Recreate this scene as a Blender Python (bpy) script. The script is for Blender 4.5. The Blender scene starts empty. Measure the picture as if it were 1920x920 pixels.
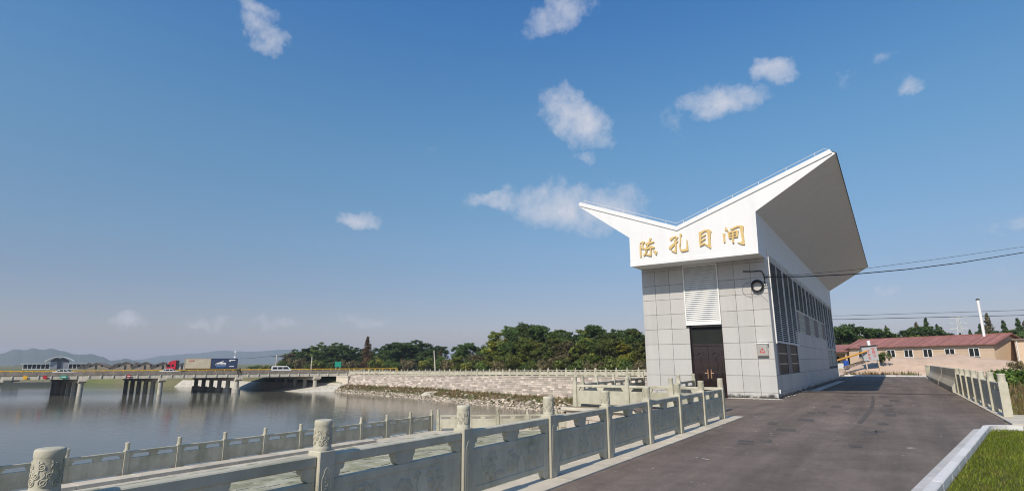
import bpy, bmesh, math, random
from math import sin, cos, pi, radians, sqrt, atan2, hypot
from mathutils import Vector, Matrix
from mathutils.geometry import tessellate_polygon

scene = bpy.context.scene
COL = scene.collection
RND = random.Random(7)

# ---------------------------------------------------------------- camera
YAW, PITCH, ROLL, EYE = 0.5976, 0.20928, 0.004, 1.75
cam = bpy.data.cameras.new('camera')
cam.sensor_width = 36.0
cam.lens = 19.286
cam.clip_end = 20000
cam.clip_start = 0.05
cam_o = bpy.data.objects.new('camera', cam)
COL.objects.link(cam_o)
cam_o.matrix_world = Matrix.Translation((0, 0, EYE)) @ Matrix.Rotation(YAW, 4, 'Z') @ Matrix.Rotation(pi/2 + PITCH, 4, 'X') @ Matrix.Rotation(-ROLL, 4, 'Z')
scene.camera = cam_o

# ---------------------------------------------------------------- world: sky with scattered fair-weather clouds
SUN_EL, SUN_AZ = radians(41.5), radians(0.1)      # sun stands behind the camera, in line with the road
world = bpy.data.worlds.new('World')
scene.world = world
world.use_nodes = True
wn = world.node_tree
wn.nodes.clear()
def wnode(t, **kw):
    n = wn.nodes.new(t)
    for k, v in kw.items():
        setattr(n, k, v)
    return n
w_out = wnode('ShaderNodeOutputWorld')
w_bg = wnode('ShaderNodeBackground')
w_bg.inputs['Strength'].default_value = 0.12
sky = wnode('ShaderNodeTexSky', sky_type='NISHITA')
sky.sun_disc = False
sky.sun_elevation = SUN_EL
sky.sun_rotation = pi + SUN_AZ
sky.altitude = 0
sky.air_density = 1.0
sky.dust_density = 0.6
sky.ozone_density = 4.0
w_tc = wnode('ShaderNodeTexCoord')
def wmath(op, a, b=None, c=None, clamp=False):
    n = wnode('ShaderNodeMath', operation=op, use_clamp=clamp)
    for i, v in enumerate((a, b, c)):
        if v is None:
            continue
        if isinstance(v, (int, float)):
            n.inputs[i].default_value = v
        else:
            wn.links.new(v, n.inputs[i])
    return n.outputs[0]
def wdot(a, vec):
    n = wnode('ShaderNodeVectorMath', operation='DOT_PRODUCT')
    wn.links.new(a, n.inputs[0])
    n.inputs[1].default_value = vec
    return n.outputs['Value']
w_noise = wnode('ShaderNodeTexNoise')
w_noise.inputs['Scale'].default_value = 13
w_noise.inputs['Detail'].default_value = 7
w_noise.inputs['Roughness'].default_value = 0.62
wn.links.new(w_tc.outputs['Generated'], w_noise.inputs['Vector'])
w_sub = wnode('ShaderNodeVectorMath', operation='SUBTRACT')
wn.links.new(w_noise.outputs['Color'], w_sub.inputs[0])
w_sub.inputs[1].default_value = (0.5, 0.5, 0.5)
w_scl = wnode('ShaderNodeVectorMath', operation='SCALE')
wn.links.new(w_sub.outputs[0], w_scl.inputs[0])
w_scl.inputs['Scale'].default_value = 0.075
w_add = wnode('ShaderNodeVectorMath', operation='ADD')
wn.links.new(w_tc.outputs['Generated'], w_add.inputs[0])
wn.links.new(w_scl.outputs[0], w_add.inputs[1])
w_fine = wnode('ShaderNodeTexNoise')
w_fine.inputs['Scale'].default_value = 22
w_fine.inputs['Detail'].default_value = 8
w_fine.inputs['Roughness'].default_value = 0.68
wn.links.new(w_tc.outputs['Generated'], w_fine.inputs['Vector'])
# clouds: azimuth (deg, 0 = along the road, + right), elevation (deg), half width, half height (deg), tilt (deg), strength
CLOUDS = [(-61.05, 30.32, 2.47, 1.81, -38, 0.75), (-62.01, 32.55, 2.23, 1.03, -15, 0.5), (-29.02, 34.55, 4.31, 2.35, 20, 0.6), (-27.15, 24.83, 4.75, 2.73, -40, 0.85), (-27.61, 15.65, 8.89, 2.99, -6, 0.8), (-35.67, 16.33, 4.2, 1.18, -6, 0.6), (-23.34, 16.39, 4.06, 2.18, 0, 0.5), (-11.78, 24.75, 4.87, 1.97, -4, 0.7), (-13.27, 25.83, 2.34, 1.28, 0, 0.35), (-6.54, 26.4, 2.18, 1.43, -5, 0.8), (4.11, 22.72, 1.24, 1.11, 20, 0.6), (1.05, 25.1, 2.29, 1.03, 10, 0.28), (-50.68, 14.15, 3.0, 1.32, -8, 0.9), (-68.97, 3.48, 1.78, 0.64, 0, 0.55), (-63.84, 3.51, 1.81, 0.62, -10, 0.5), (-62.16, 3.76, 1.12, 0.69, 0, 0.45), (-57.52, 3.78, 3.83, 0.77, 0, 0.42), (-49.66, 4.15, 4.44, 0.75, 0, 0.3), (-16.41, 23.07, 2.98, 1.81, -30, 0.25), (-44.13, 21.12, 3.47, 0.88, -10, 0.15), (8.74, 10.47, 1.52, 0.58, 0, 0.35), (0.62, 6.44, 1.3, 0.48, 0, 0.35), (8.13, 6.72, 0.86, 0.58, 0, 0.35), (-26.0, 21.14, 1.4, 0.89, 0, 0.4), (-71.22, 25.22, 1.2, 0.71, -30, 0.15)]
acc = None
for az, el, hw, hh, tilt, st in CLOUDS:
    a, e, t = radians(az), radians(el), radians(tilt)
    d = Vector((sin(a)*cos(e), cos(a)*cos(e), sin(e)))
    r0 = Vector((cos(a), -sin(a), 0)); u0 = r0.cross(d)
    r = r0*cos(t) + u0*sin(t); u = u0*cos(t) - r0*sin(t)
    p = w_add.outputs[0]
    A = wmath('MULTIPLY', wdot(p, r), 1/radians(hw))
    B = wmath('MULTIPLY', wdot(p, u), 1/radians(hh))
    q = wmath('ADD', wmath('MULTIPLY', A, A), wmath('MULTIPLY', B, B))
    front = wmath('GREATER_THAN', wdot(p, d), 0.2)
    m = wmath('MULTIPLY', wmath('SUBTRACT', 1.0, q, clamp=True), front)
    m = wmath('MULTIPLY', m, st)
    acc = m if acc is None else wmath('MAXIMUM', acc, m)
body = wmath('MULTIPLY_ADD', acc, 1.35, -0.20)
rag = wmath('MULTIPLY_ADD', w_fine.outputs['Fac'], 2.2, -1.10)
gate_ = wmath('MULTIPLY', acc, 5.0, clamp=True)
cl = wmath('MULTIPLY', wmath('MULTIPLY', wmath('ADD', body, rag), gate_), 0.72, clamp=True)
w_mix = wnode('ShaderNodeMix', data_type='RGBA')
wn.links.new(cl, w_mix.inputs['Factor'])
w_hs = wnode('ShaderNodeHueSaturation')
w_hs.inputs['Saturation'].default_value = 1.22
w_hs.inputs['Value'].default_value = 0.92
wn.links.new(sky.outputs[0], w_hs.inputs['Color'])
# haze-bleached colour balance of this sky, by height above the horizon
w_sep = wnode('ShaderNodeSeparateXYZ')
wn.links.new(w_tc.outputs['Generated'], w_sep.inputs[0])
w_ramp = wnode('ShaderNodeValToRGB')
w_ramp.color_ramp.interpolation = 'B_SPLINE'
els = w_ramp.color_ramp.elements
stops = [(0.0, (.45, .35, .40)), (0.10, (.56, .42, .415)), (0.20, (.76, .57, .49)), (0.36, (1.0, .84, .66)), (0.50, (.84, .84, .77)), (0.60, (.66, .80, .84)), (1.0, (.62, .78, .85))]
els[0].position, els[0].color = stops[0][0], (*stops[0][1], 1)
els[1].position, els[1].color = stops[-1][0], (*stops[-1][1], 1)
for p_, c_ in stops[1:-1]:
    e_ = els.new(p_); e_.color = (*c_, 1)
wn.links.new(w_sep.outputs['Z'], w_ramp.inputs['Fac'])
w_mul = wnode('ShaderNodeVectorMath', operation='MULTIPLY')
wn.links.new(w_hs.outputs[0], w_mul.inputs[0])
wn.links.new(w_ramp.outputs['Color'], w_mul.inputs[1])
w_dbl = wnode('ShaderNodeVectorMath', operation='SCALE')
wn.links.new(w_mul.outputs[0], w_dbl.inputs[0])
w_dbl.inputs['Scale'].default_value = 1.85
wn.links.new(w_dbl.outputs[0], w_mix.inputs['A'])
w_mix.inputs['B'].default_value = (5.6, 5.7, 6.3, 1)
wn.links.new(w_mix.outputs['Result'], w_bg.inputs['Color'])
wn.links.new(w_bg.outputs[0], w_out.inputs['Surface'])

# ---------------------------------------------------------------- sun and exposure
sun = bpy.data.lights.new('sun', 'SUN')
sun.energy = 4.5
sun.angle = radians(0.55)
sun.color = (1.0, 0.90, 0.755)
sun_o = bpy.data.objects.new('sun', sun)
COL.objects.link(sun_o)
sun_dir = Vector((sin(SUN_AZ)*cos(SUN_EL), cos(SUN_AZ)*cos(SUN_EL), -sin(SUN_EL)))
sun_o.rotation_euler = sun_dir.to_track_quat('-Z', 'Y').to_euler()
sun_o.location = (-20, -60, 60)
vs = scene.view_settings
vs.view_transform = 'Standard'
vs.look = 'None'
vs.exposure = 0.0
vs.gamma = 1.0
vs.use_curve_mapping = False
scene.cycles.use_denoising = True
scene.cycles.pixel_filter_type = 'BLACKMAN_HARRIS'
scene.cycles.filter_width = 1.05
scene.cycles.max_bounces = 6
scene.cycles.volume_bounces = 0

# ---------------------------------------------------------------- helpers
class MB:
    """collects faces; build() links them as ONE mesh object"""
    def __init__(s):
        s.v, s.f, s.t, s.m = [], [], [], []
        s.tint = 0.5
        s.mi = 0
    def add(s, vs, fs):
        o = len(s.v)
        s.v += [tuple(p) for p in vs]
        for f in fs:
            s.f.append(tuple(i + o for i in f)); s.t.append(s.tint); s.m.append(s.mi)
        return s
    def box(s, x0, x1, y0, y1, z0, z1):
        return s.add([(x0,y0,z0),(x1,y0,z0),(x1,y1,z0),(x0,y1,z0),(x0,y0,z1),(x1,y0,z1),(x1,y1,z1),(x0,y1,z1)],
                     [(0,3,2,1),(4,5,6,7),(0,1,5,4),(1,2,6,5),(2,3,7,6),(3,0,4,7)])
    def bbox(s, x0, x1, y0, y1, z0, z1, b=0.01):
        """box with chamfered edges"""
        xs, ys, zs = (x0, x1), (y0, y1), (z0, z1)
        vs = []
        idx = {}
        for i in range(2):
            for j in range(2):
                for k in range(2):
                    sx, sy, sz = (1-2*i)*b, (1-2*j)*b, (1-2*k)*b
                    for ax, p in ((0, (xs[i], ys[j]+sy, zs[k]+sz)), (1, (xs[i]+sx, ys[j], zs[k]+sz)), (2, (xs[i]+sx, ys[j]+sy, zs[k]))):
                        idx[(i,j,k,ax)] = len(vs); vs.append(p)
        fs = []
        for i in range(2):
            f = [idx[(i,0,0,0)], idx[(i,0,1,0)], idx[(i,1,1,0)], idx[(i,1,0,0)]]; fs.append(f if i == 0 else f[::-1])
        for j in range(2):
            f = [idx[(0,j,0,1)], idx[(1,j,0,1)], idx[(1,j,1,1)], idx[(0,j,1,1)]]; fs.append(f if j == 0 else f[::-1])
        for k in range(2):
            f = [idx[(0,0,k,2)], idx[(0,1,k,2)], idx[(1,1,k,2)], idx[(1,0,k,2)]]; fs.append(f if k == 0 else f[::-1])
        for j in range(2):
            for k in range(2):
                fs.append([idx[(0,j,k,1)], idx[(1,j,k,1)], idx[(1,j,k,2)], idx[(0,j,k,2)]])
        for i in range(2):
            for k in range(2):
                fs.append([idx[(i,0,k,0)], idx[(i,1,k,0)], idx[(i,1,k,2)], idx[(i,0,k,2)]])
        for i in range(2):
            for j in range(2):
                fs.append([idx[(i,j,0,0)], idx[(i,j,1,0)], idx[(i,j,1,1)], idx[(i,j,0,1)]])
        for i in range(2):
            for j in range(2):
                for k in range(2):
                    fs.append([idx[(i,j,k,0)], idx[(i,j,k,1)], idx[(i,j,k,2)]])
        return s.add(vs, fs)
    def prism(s, poly, a0, a1, axis='y'):
        """polygon given in the plane normal to axis, extruded from a0 to a1"""
        n = len(poly)
        def P(p, a):
            if axis == 'y': return (p[0], a, p[1])
            if axis == 'x': return (a, p[0], p[1])
            return (p[0], p[1], a)
        vs = [P(p, a0) for p in poly] + [P(p, a1) for p in poly]
        tri = tessellate_polygon([[Vector((p[0], p[1], 0)) for p in poly]])
        fs = [tuple(t) for t in tri] + [tuple(i + n for i in t[::-1]) for t in tri]
        fs += [(i, (i+1) % n, (i+1) % n + n, i + n) for i in range(n)]
        return s.add(vs, fs)
    def tube(s, pts, r, n=8, cap=True):
        pts = [Vector(p) for p in pts]
        rs = r if isinstance(r, (list, tuple)) else [r]*len(pts)
        vs, fs = [], []
        up = None
        for i, p in enumerate(pts):
            d = (pts[min(i+1, len(pts)-1)] - pts[max(i-1, 0)])
            if d.length < 1e-9: d = Vector((0, 0, 1))
            d.normalize()
            if up is None:
                up = Vector((0,0,1)) if abs(d.z) < 0.9 else Vector((1,0,0))
            x = up.cross(d)
            if x.length < 1e-6:
                x = Vector((1,0,0)).cross(d)
            x.normalize(); y = d.cross(x); up = y
            for k in range(n):
                a = 2*pi*k/n
                vs.append(p + (x*cos(a) + y*sin(a))*rs[i])
        for i in range(len(pts)-1):
            for k in range(n):
                fs.append((i*n+k, i*n+(k+1) % n, (i+1)*n+(k+1) % n, (i+1)*n+k))
        if cap:
            fs.append(tuple(range(n))[::-1]); fs.append(tuple((len(pts)-1)*n + k for k in range(n)))
        return s.add(vs, fs)
    def lathe(s, prof, n=24, c=(0,0)):
        vs, fs = [], []
        for r, z in prof:
            for k in range(n):
                a = 2*pi*k/n
                vs.append((c[0]+r*cos(a), c[1]+r*sin(a), z))
        for i in range(len(prof)-1):
            for k in range(n):
                fs.append((i*n+k, i*n+(k+1) % n, (i+1)*n+(k+1) % n, (i+1)*n+k))
        fs.append(tuple(range(n))[::-1]); fs.append(tuple((len(prof)-1)*n+k for k in range(n)))
        return s.add(vs, fs)
    def quad(s, a, b, c, d):
        return s.add([a, b, c, d], [(0,1,2,3)])
    def mesh(s, name, mat, smooth=False):
        me = bpy.data.meshes.new(name)
        me.from_pydata(s.v, [], s.f)
        mats = mat if isinstance(mat, (list, tuple)) else [mat]
        for m in mats: me.materials.append(m)
        if len(mats) > 1: me.polygons.foreach_set('material_index', s.m)
        at = me.attributes.new('tint', 'FLOAT', 'FACE')
        at.data.foreach_set('value', s.t)
        if smooth: me.polygons.foreach_set('use_smooth', [True]*len(s.f))
        me.update()
        return me
    def build(s, name, mat, parent=None, loc=None, rz=0.0, smooth=False, auto=None):
        me = s.mesh(name, mat, smooth or auto is not None)
        o = inst(name, me, parent, loc, rz)
        if auto is not None:
            me.set_sharp_from_angle(angle=radians(auto))
        return o

def inst(name, me, parent=None, loc=None, rz=0.0, sc=None):
    o = bpy.data.objects.new(name, me)
    COL.objects.link(o)
    if parent is not None: o.parent = parent
    if loc is not None: o.location = loc
    if rz: o.rotation_euler = (0, 0, rz)
    if sc is not None: o.scale = sc if isinstance(sc, (tuple, list)) else (sc, sc, sc)
    return o
def empty(name, loc=(0,0,0), rz=0.0):
    o = bpy.data.objects.new(name, None)
    COL.objects.link(o)
    o.empty_display_size = 0.3
    o.location = loc; o.rotation_euler = (0, 0, rz)
    return o
def tag(o, label=None, cat=None, group=None, kind=None):
    if label: o['label'] = label
    if cat: o['category'] = cat
    if group: o['group'] = group
    if kind: o['kind'] = kind
    return o
def struct(o, label=None):
    o['kind'] = 'structure'
    if label: o['label'] = label
    return o
def copy_tree(o, parent=None):
    c = o.copy(); COL.objects.link(c)
    c.parent = parent
    for ch in list(o.children): copy_tree(ch, c)
    return c
def kids(root):
    return list(root.children)

# ---------------------------------------------------------------- materials
def mat(name, col, rough=0.8, var=0.12, scale=3.0, bump=0.0, bscale=40.0, rnd=0.0, tint=0.0, col2=None, c2scale=1.0, c2lo=0.5, c2hi=0.65,
        metal=0.0, spec=0.4, transl=0.0, streak=0.0, coat=0.0):
    m = bpy.data.materials.new(name)
    m.use_nodes = True
    nt = m.node_tree
    N, L = nt.nodes, nt.links
    b = N['Principled BSDF']
    b.inputs['Roughness'].default_value = rough
    b.inputs['Metallic'].default_value = metal
    b.inputs['Specular IOR Level'].default_value = spec
    if coat: b.inputs['Coat Weight'].default_value = coat
    geo = N.new('ShaderNodeNewGeometry')
    pos = geo.outputs['Position']
    def noise(sc, det=5, ro=0.6, vec=pos):
        n = N.new('ShaderNodeTexNoise')
        n.inputs['Scale'].default_value = sc
        n.inputs['Detail'].default_value = det
        n.inputs['Roughness'].default_value = ro
        L.new(vec, n.inputs['Vector'])
        return n.outputs['Fac']
    def math_(op, a, b_, clamp=False):
        n = N.new('ShaderNodeMath'); n.operation = op; n.use_clamp = clamp
        for i, v in enumerate((a, b_)):
            if isinstance(v, (int, float)): n.inputs[i].default_value = v
            else: L.new(v, n.inputs[i])
        return n.outputs[0]
    def mrange(v, a, b_, c, d):
        n = N.new('ShaderNodeMapRange')
        L.new(v, n.inputs['Value'])
        for k, x in zip(('From Min', 'From Max', 'To Min', 'To Max'), (a, b_, c, d)): n.inputs[k].default_value = x
        return n.outputs[0]
    f = mrange(noise(scale), 0.25, 0.75, 1-var, 1+var)
    if rnd:
        oi = N.new('ShaderNodeObjectInfo')
        f = math_('MULTIPLY', f, mrange(oi.outputs['Random'], 0, 1, 1-rnd, 1+rnd))
    if tint:
        at = N.new('ShaderNodeAttribute'); at.attribute_name = 'tint'
        f = math_('MULTIPLY', f, mrange(at.outputs['Fac'], 0, 1, 1-tint, 1+tint))
    if streak:
        mp = N.new('ShaderNodeMapping'); mp.inputs['Scale'].default_value = (1, 1, 0.06)
        L.new(pos, mp.inputs['Vector'])
        f = math_('MULTIPLY', f, mrange(noise(2.2, 6, 0.65, mp.outputs[0]), 0.45, 0.75, 1.0, 1-streak))
    base = N.new('ShaderNodeRGB'); base.outputs[0].default_value = (*col, 1)
    c = base.outputs[0]
    if col2 is not None:
        mx = N.new('ShaderNodeMix'); mx.data_type = 'RGBA'
        L.new(mrange(noise(c2scale, 6), c2lo, c2hi, 0, 1), mx.inputs['Factor'])
        L.new(c, mx.inputs['A']); mx.inputs['B'].default_value = (*col2, 1)
        c = mx.outputs['Result']
    sc_ = N.new('ShaderNodeVectorMath'); sc_.operation = 'SCALE'
    L.new(c, sc_.inputs[0]); L.new(f, sc_.inputs['Scale'])
    L.new(sc_.outputs[0], b.inputs['Base Color'])
    if bump:
        bp = N.new('ShaderNodeBump'); bp.inputs['Strength'].default_value = bump
        bp.inputs['Distance'].default_value = 0.02
        L.new(noise(bscale, 6), bp.inputs['Height'])
        L.new(bp.outputs[0], b.inputs['Normal'])
    if transl:
        tr = N.new('ShaderNodeBsdfTranslucent')
        L.new(sc_.outputs[0], tr.inputs['Color'])
        ms = N.new('ShaderNodeMixShader'); ms.inputs[0].default_value = transl
        L.new(b.outputs[0], ms.inputs[1]); L.new(tr.outputs[0], ms.inputs[2])
        L.new(ms.outputs[0], N['Material Output'].inputs['Surface'])
    return m

MT = {}
MT['rail'] = mat('rail_stone', (0.49, 0.462, 0.362), 0.75, 0.10, 5, 0.25, 90, rnd=0.09, col2=(0.34, 0.325, 0.23), c2scale=1.1, c2lo=0.48, c2hi=0.72, streak=0.24)
MT['rail_carved'] = mat('rail_stone_carved', (0.44, 0.41, 0.31), 0.8, 0.16, 14, 0.5, 60, rnd=0.05)
MT['plinth'] = mat('pale_plinth_stone', (0.55, 0.495, 0.40), 0.85, 0.12, 2.5, 0.3, 70, rnd=0.07, col2=(0.42, 0.385, 0.315), c2scale=0.8)
MT['tile'] = mat('granite_tile', (0.47, 0.46, 0.44), 0.5, 0.07, 28, 0.05, 200, rnd=0.05, streak=0.10)
MT['joint'] = mat('dark_joint', (0.10, 0.10, 0.105), 0.9, 0.1)
MT['white'] = mat('white_paint', (0.71, 0.715, 0.715), 0.6, 0.025, 0.9, 0.05, 60, streak=0.07)
MT['whitemetal'] = mat('white_metal', (0.76, 0.76, 0.74), 0.45, 0.04, 4)
MT['slat'] = mat('louvre_metal', (0.66, 0.66, 0.62), 0.5, 0.05, 6)
MT['greyvoid'] = mat('louvre_backing', (0.30, 0.30, 0.29), 0.9, 0.1)
MT['darkvoid'] = mat('dark_interior', (0.03, 0.03, 0.032), 0.9, 0.1)
MT['gold'] = mat('gold_letter', (0.60, 0.43, 0.17), 0.5, 0.08, 6, spec=0.4)
MT['darktrim'] = mat('dark_trim', (0.04, 0.05, 0.045), 0.6)
MT['door'] = mat('door_lacquer', (0.018, 0.009, 0.008), 0.22, 0.3, 6, spec=0.6, coat=0.6)
MT['brass'] = mat('brass', (0.72, 0.42, 0.22), 0.3, 0.1, 10, metal=0.9)
MT['glassdark'] = mat('dark_glass', (0.022, 0.025, 0.023), 0.45, 0.2, 2, spec=0.08)
MT['brick'] = mat('brown_wall_tile', (0.22, 0.18, 0.17), 0.7, 0.2, 9, 0.3, 30)
MT['cream'] = mat('cream_frame', (0.62, 0.56, 0.42), 0.6, 0.06)
MT['steel'] = mat('box_steel', (0.52, 0.50, 0.45), 0.35, 0.15, 5, metal=0.7)
MT['red'] = mat('red_print', (0.55, 0.03, 0.04), 0.6, 0.1)
MT['black'] = mat('black_rubber', (0.012, 0.012, 0.013), 0.5, 0.2)
MT['asphalt_dark'] = mat('dark_asphalt', (0.096, 0.082, 0.073), 0.85, 0.4, 4, 0.4, 220)
MT['kerb'] = mat('granite_kerb', (0.60, 0.59, 0.57), 0.8, 0.08, 12, 0.2, 120, rnd=0.07)
MT['gutter'] = mat('gutter_slab', (0.47, 0.46, 0.44), 0.85, 0.12, 3, 0.2, 90, rnd=0.09, col2=(0.33, 0.32, 0.30), c2scale=2.2, c2lo=0.55, c2hi=0.8)
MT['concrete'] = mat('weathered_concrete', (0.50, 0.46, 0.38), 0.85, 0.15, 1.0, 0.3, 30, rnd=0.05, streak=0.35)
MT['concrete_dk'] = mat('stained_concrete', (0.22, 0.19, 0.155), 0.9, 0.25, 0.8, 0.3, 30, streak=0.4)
MT['column'] = mat('pier_concrete', (0.46, 0.43, 0.36), 0.85, 0.15, 0.8, 0.2, 20, streak=0.25)
MT['barrier'] = mat('barrier_concrete', (0.50, 0.46, 0.38), 0.85, 0.12, 1.6, 0.25, 40, rnd=0.05, streak=0.3)
MT['yellow'] = mat('yellow_paint', (0.55, 0.33, 0.02), 0.6, 0.2, 1.5)
MT['earth'] = mat('bank_earth', (0.24, 0.20, 0.12), 0.95, 0.25, 1.2, 0.6, 12, col2=(0.13, 0.15, 0.05), c2scale=0.35, c2lo=0.45, c2hi=0.6)
MT['rock'] = mat('riprap_rock', (0.43, 0.365, 0.28), 0.9, 0.2, 4, 0.5, 20, tint=0.5)
MT['block'] = mat('wall_block', (0.50, 0.43, 0.365), 0.9, 0.18, 3, 0.4, 14, tint=0.34, streak=0.15)
MT['mortar'] = mat('wall_mortar', (0.36, 0.31, 0.265), 0.95, 0.2, 2)
MT['paving'] = mat('terrace_paving', (0.35, 0.34, 0.255), 0.9, 0.22, 2.0, 0.5, 22, tint=0.16, col2=(0.24, 0.24, 0.15), c2scale=1.6, c2lo=0.45, c2hi=0.6)
MT['lawn'] = mat('lawn_soil', (0.085, 0.085, 0.018), 0.95, 0.3, 6, 0.6, 40)
MT['blade'] = mat('grass_blade', (0.165, 0.215, 0.014), 0.7, 0.25, 1.4, tint=0.5, transl=0.35, col2=(0.24, 0.20, 0.04), c2scale=3.0, c2lo=0.5, c2hi=0.7)
MT['weed'] = mat('dry_weed', (0.24, 0.17, 0.08), 0.9, 0.2, 1.0, tint=0.5, transl=0.3, col2=(0.12, 0.14, 0.03), c2scale=0.22, c2lo=0.48, c2hi=0.6)
MT['field'] = mat('field_ground', (0.15, 0.14, 0.065), 0.95, 0.25, 0.05, col2=(0.09, 0.11, 0.03), c2scale=0.02)
MT['land'] = mat('packed_soil', (0.20, 0.17, 0.12), 0.95, 0.2, 0.8, 0.4, 15)
MT['sand'] = mat('heap_sand', (0.52, 0.385, 0.285), 0.95, 0.10, 1.3, 0.7, 9, col2=(0.45, 0.33, 0.24), c2scale=0.6)
MT['bark'] = mat('tree_bark', (0.15, 0.125, 0.09), 0.95, 0.3, 3)
YL = dict(tint=0.55, transl=0.3, rnd=0.28)
LEAF = [mat('leaf_dark', (0.062, 0.108, 0.022), 0.65, 0.2, 0.35, **YL),
        mat('leaf_mid', (0.088, 0.140, 0.024), 0.65, 0.2, 0.35, col2=(0.16, 0.165, 0.02), c2scale=0.3, c2lo=0.5, c2hi=0.7, **YL),
        mat('leaf_olive', (0.118, 0.148, 0.024), 0.65, 0.25, 0.35, col2=(0.22, 0.19, 0.02), c2scale=0.3, c2lo=0.5, c2hi=0.7, **YL),
        mat('leaf_rust', (0.15, 0.085, 0.035), 0.7, 0.25, 0.5, tint=0.5, transl=0.25, rnd=0.1),
        mat('leaf_greybrown', (0.15, 0.125, 0.055), 0.7, 0.25, 0.5, tint=0.5, transl=0.25, rnd=0.15)]
def special_mats():
    # river water: murky, wind-rippled, strongly reflecting at low angles
    m = bpy.data.materials.new('river_water'); m.use_nodes = True
    N, L = m.node_tree.nodes, m.node_tree.links
    b = N['Principled BSDF']
    b.inputs['Base Color'].default_value = (0.105, 0.098, 0.070, 1)
    b.inputs['Roughness'].default_value = 0.10
    b.inputs['IOR'].default_value = 1.33
    g = N.new('ShaderNodeNewGeometry')
    mp = N.new('ShaderNodeMapping'); mp.inputs['Rotation'].default_value = (0, 0, radians(-34)); mp.inputs['Scale'].default_value = (0.45, 1.3, 1)
    L.new(g.outputs['Position'], mp.inputs['Vector'])
    n1 = N.new('ShaderNodeTexNoise'); n1.inputs['Scale'].default_value = 0.9; n1.inputs['Detail'].default_value = 5; n1.inputs['Roughness'].default_value = 0.55
    L.new(mp.outputs[0], n1.inputs['Vector'])
    n2 = N.new('ShaderNodeTexNoise'); n2.inputs['Scale'].default_value = 0.035; n2.inputs['Detail'].default_value = 3
    L.new(mp.outputs[0], n2.inputs['Vector'])
    mr = N.new('ShaderNodeMapRange'); mr.inputs['From Min'].default_value = 0.4; mr.inputs['From Max'].default_value = 0.62
    mr.inputs['To Min'].default_value = 0.11; mr.inputs['To Max'].default_value = 0.34
    L.new(n2.outputs['Fac'], mr.inputs['Value'])
    bp = N.new('ShaderNodeBump'); bp.inputs['Distance'].default_value = 0.12
    L.new(mr.outputs[0], bp.inputs['Strength']); L.new(n1.outputs['Fac'], bp.inputs['Height'])
    L.new(bp.outputs[0], b.inputs['Normal'])
    MT['water'] = m
    # asphalt
    m = bpy.data.materials.new('asphalt'); m.use_nodes = True
    N, L = m.node_tree.nodes, m.node_tree.links
    b = N['Principled BSDF']; b.inputs['Roughness'].default_value = 0.82
    b.inputs['Specular IOR Level'].default_value = 0.35
    g = N.new('ShaderNodeNewGeometry')
    def noise(sc, det, ro, vec):
        n = N.new('ShaderNodeTexNoise'); n.inputs['Scale'].default_value = sc; n.inputs['Detail'].default_value = det; n.inputs['Roughness'].default_value = ro
        L.new(vec, n.inputs['Vector']); return n.outputs['Fac']
    P = g.outputs['Position']
    big = noise(0.35, 4, 0.6, P)
    mp = N.new('ShaderNodeMapping'); mp.inputs['Scale'].default_value = (1.6, 0.10, 1); L.new(P, mp.inputs['Vector'])
    lane = noise(0.9, 4, 0.6, mp.outputs[0])
    fine = noise(55, 3, 0.7, P)
    def mr(v, a, c, d, e):
        n = N.new('ShaderNodeMapRange'); L.new(v, n.inputs['Value'])
        for k, x in zip(('From Min', 'From Max', 'To Min', 'To Max'), (a, c, d, e)): n.inputs[k].default_value = x
        return n.outputs[0]
    def mul(a, c):
        n = N.new('ShaderNodeMath'); n.operation = 'MULTIPLY'; L.new(a, n.inputs[0]); L.new(c, n.inputs[1]); return n.outputs[0]
    f = mul(mul(mr(big, 0.3, 0.7, 0.80, 1.2), mr(lane, 0.35, 0.7, 0.78, 1.24)), mr(fine, 0.3, 0.7, 0.6, 1.4))
    f = mul(mul(f, mr(noise(9, 6, 0.75, P), 0.3, 0.7, 0.80, 1.20)), mr(noise(1.7, 7, 0.7, P), 0.35, 0.68, 0.86, 1.16))
    sc_ = N.new('ShaderNodeVectorMath'); sc_.operation = 'SCALE'; sc_.inputs[0].default_value = (0.150, 0.119, 0.098); L.new(f, sc_.inputs['Scale'])
    L.new(sc_.outputs[0], b.inputs['Base Color'])
    bp = N.new('ShaderNodeBump'); bp.inputs['Strength'].default_value = 0.5; bp.inputs['Distance'].default_value = 0.01
    L.new(noise(160, 3, 0.7, P), bp.inputs['Height']); L.new(bp.outputs[0], b.inputs['Normal'])
    MT['asphalt'] = m
special_mats()

def sheet(name, poly, z, m, parent=None):
    b = MB()
    tri = tessellate_polygon([[Vector((p[0], p[1], 0)) for p in poly]])
    def up(t):
        a, c, d = (Vector((*poly[i], 0)) for i in t)
        return tuple(t) if (c-a).cross(d-a).z > 0 else tuple(t)[::-1]
    b.add([(p[0], p[1], z) for p in poly], [up(t) for t in tri])
    return b.build(name, m, parent)

# ================================================================ THE SETTING
WATER_Z = -5.3
struct(sheet('river_water', [(-700, -700), (120, -700), (120, 140), (-700, 140)], WATER_Z, MT['water']), 'grey green river water with light ripples')

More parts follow.
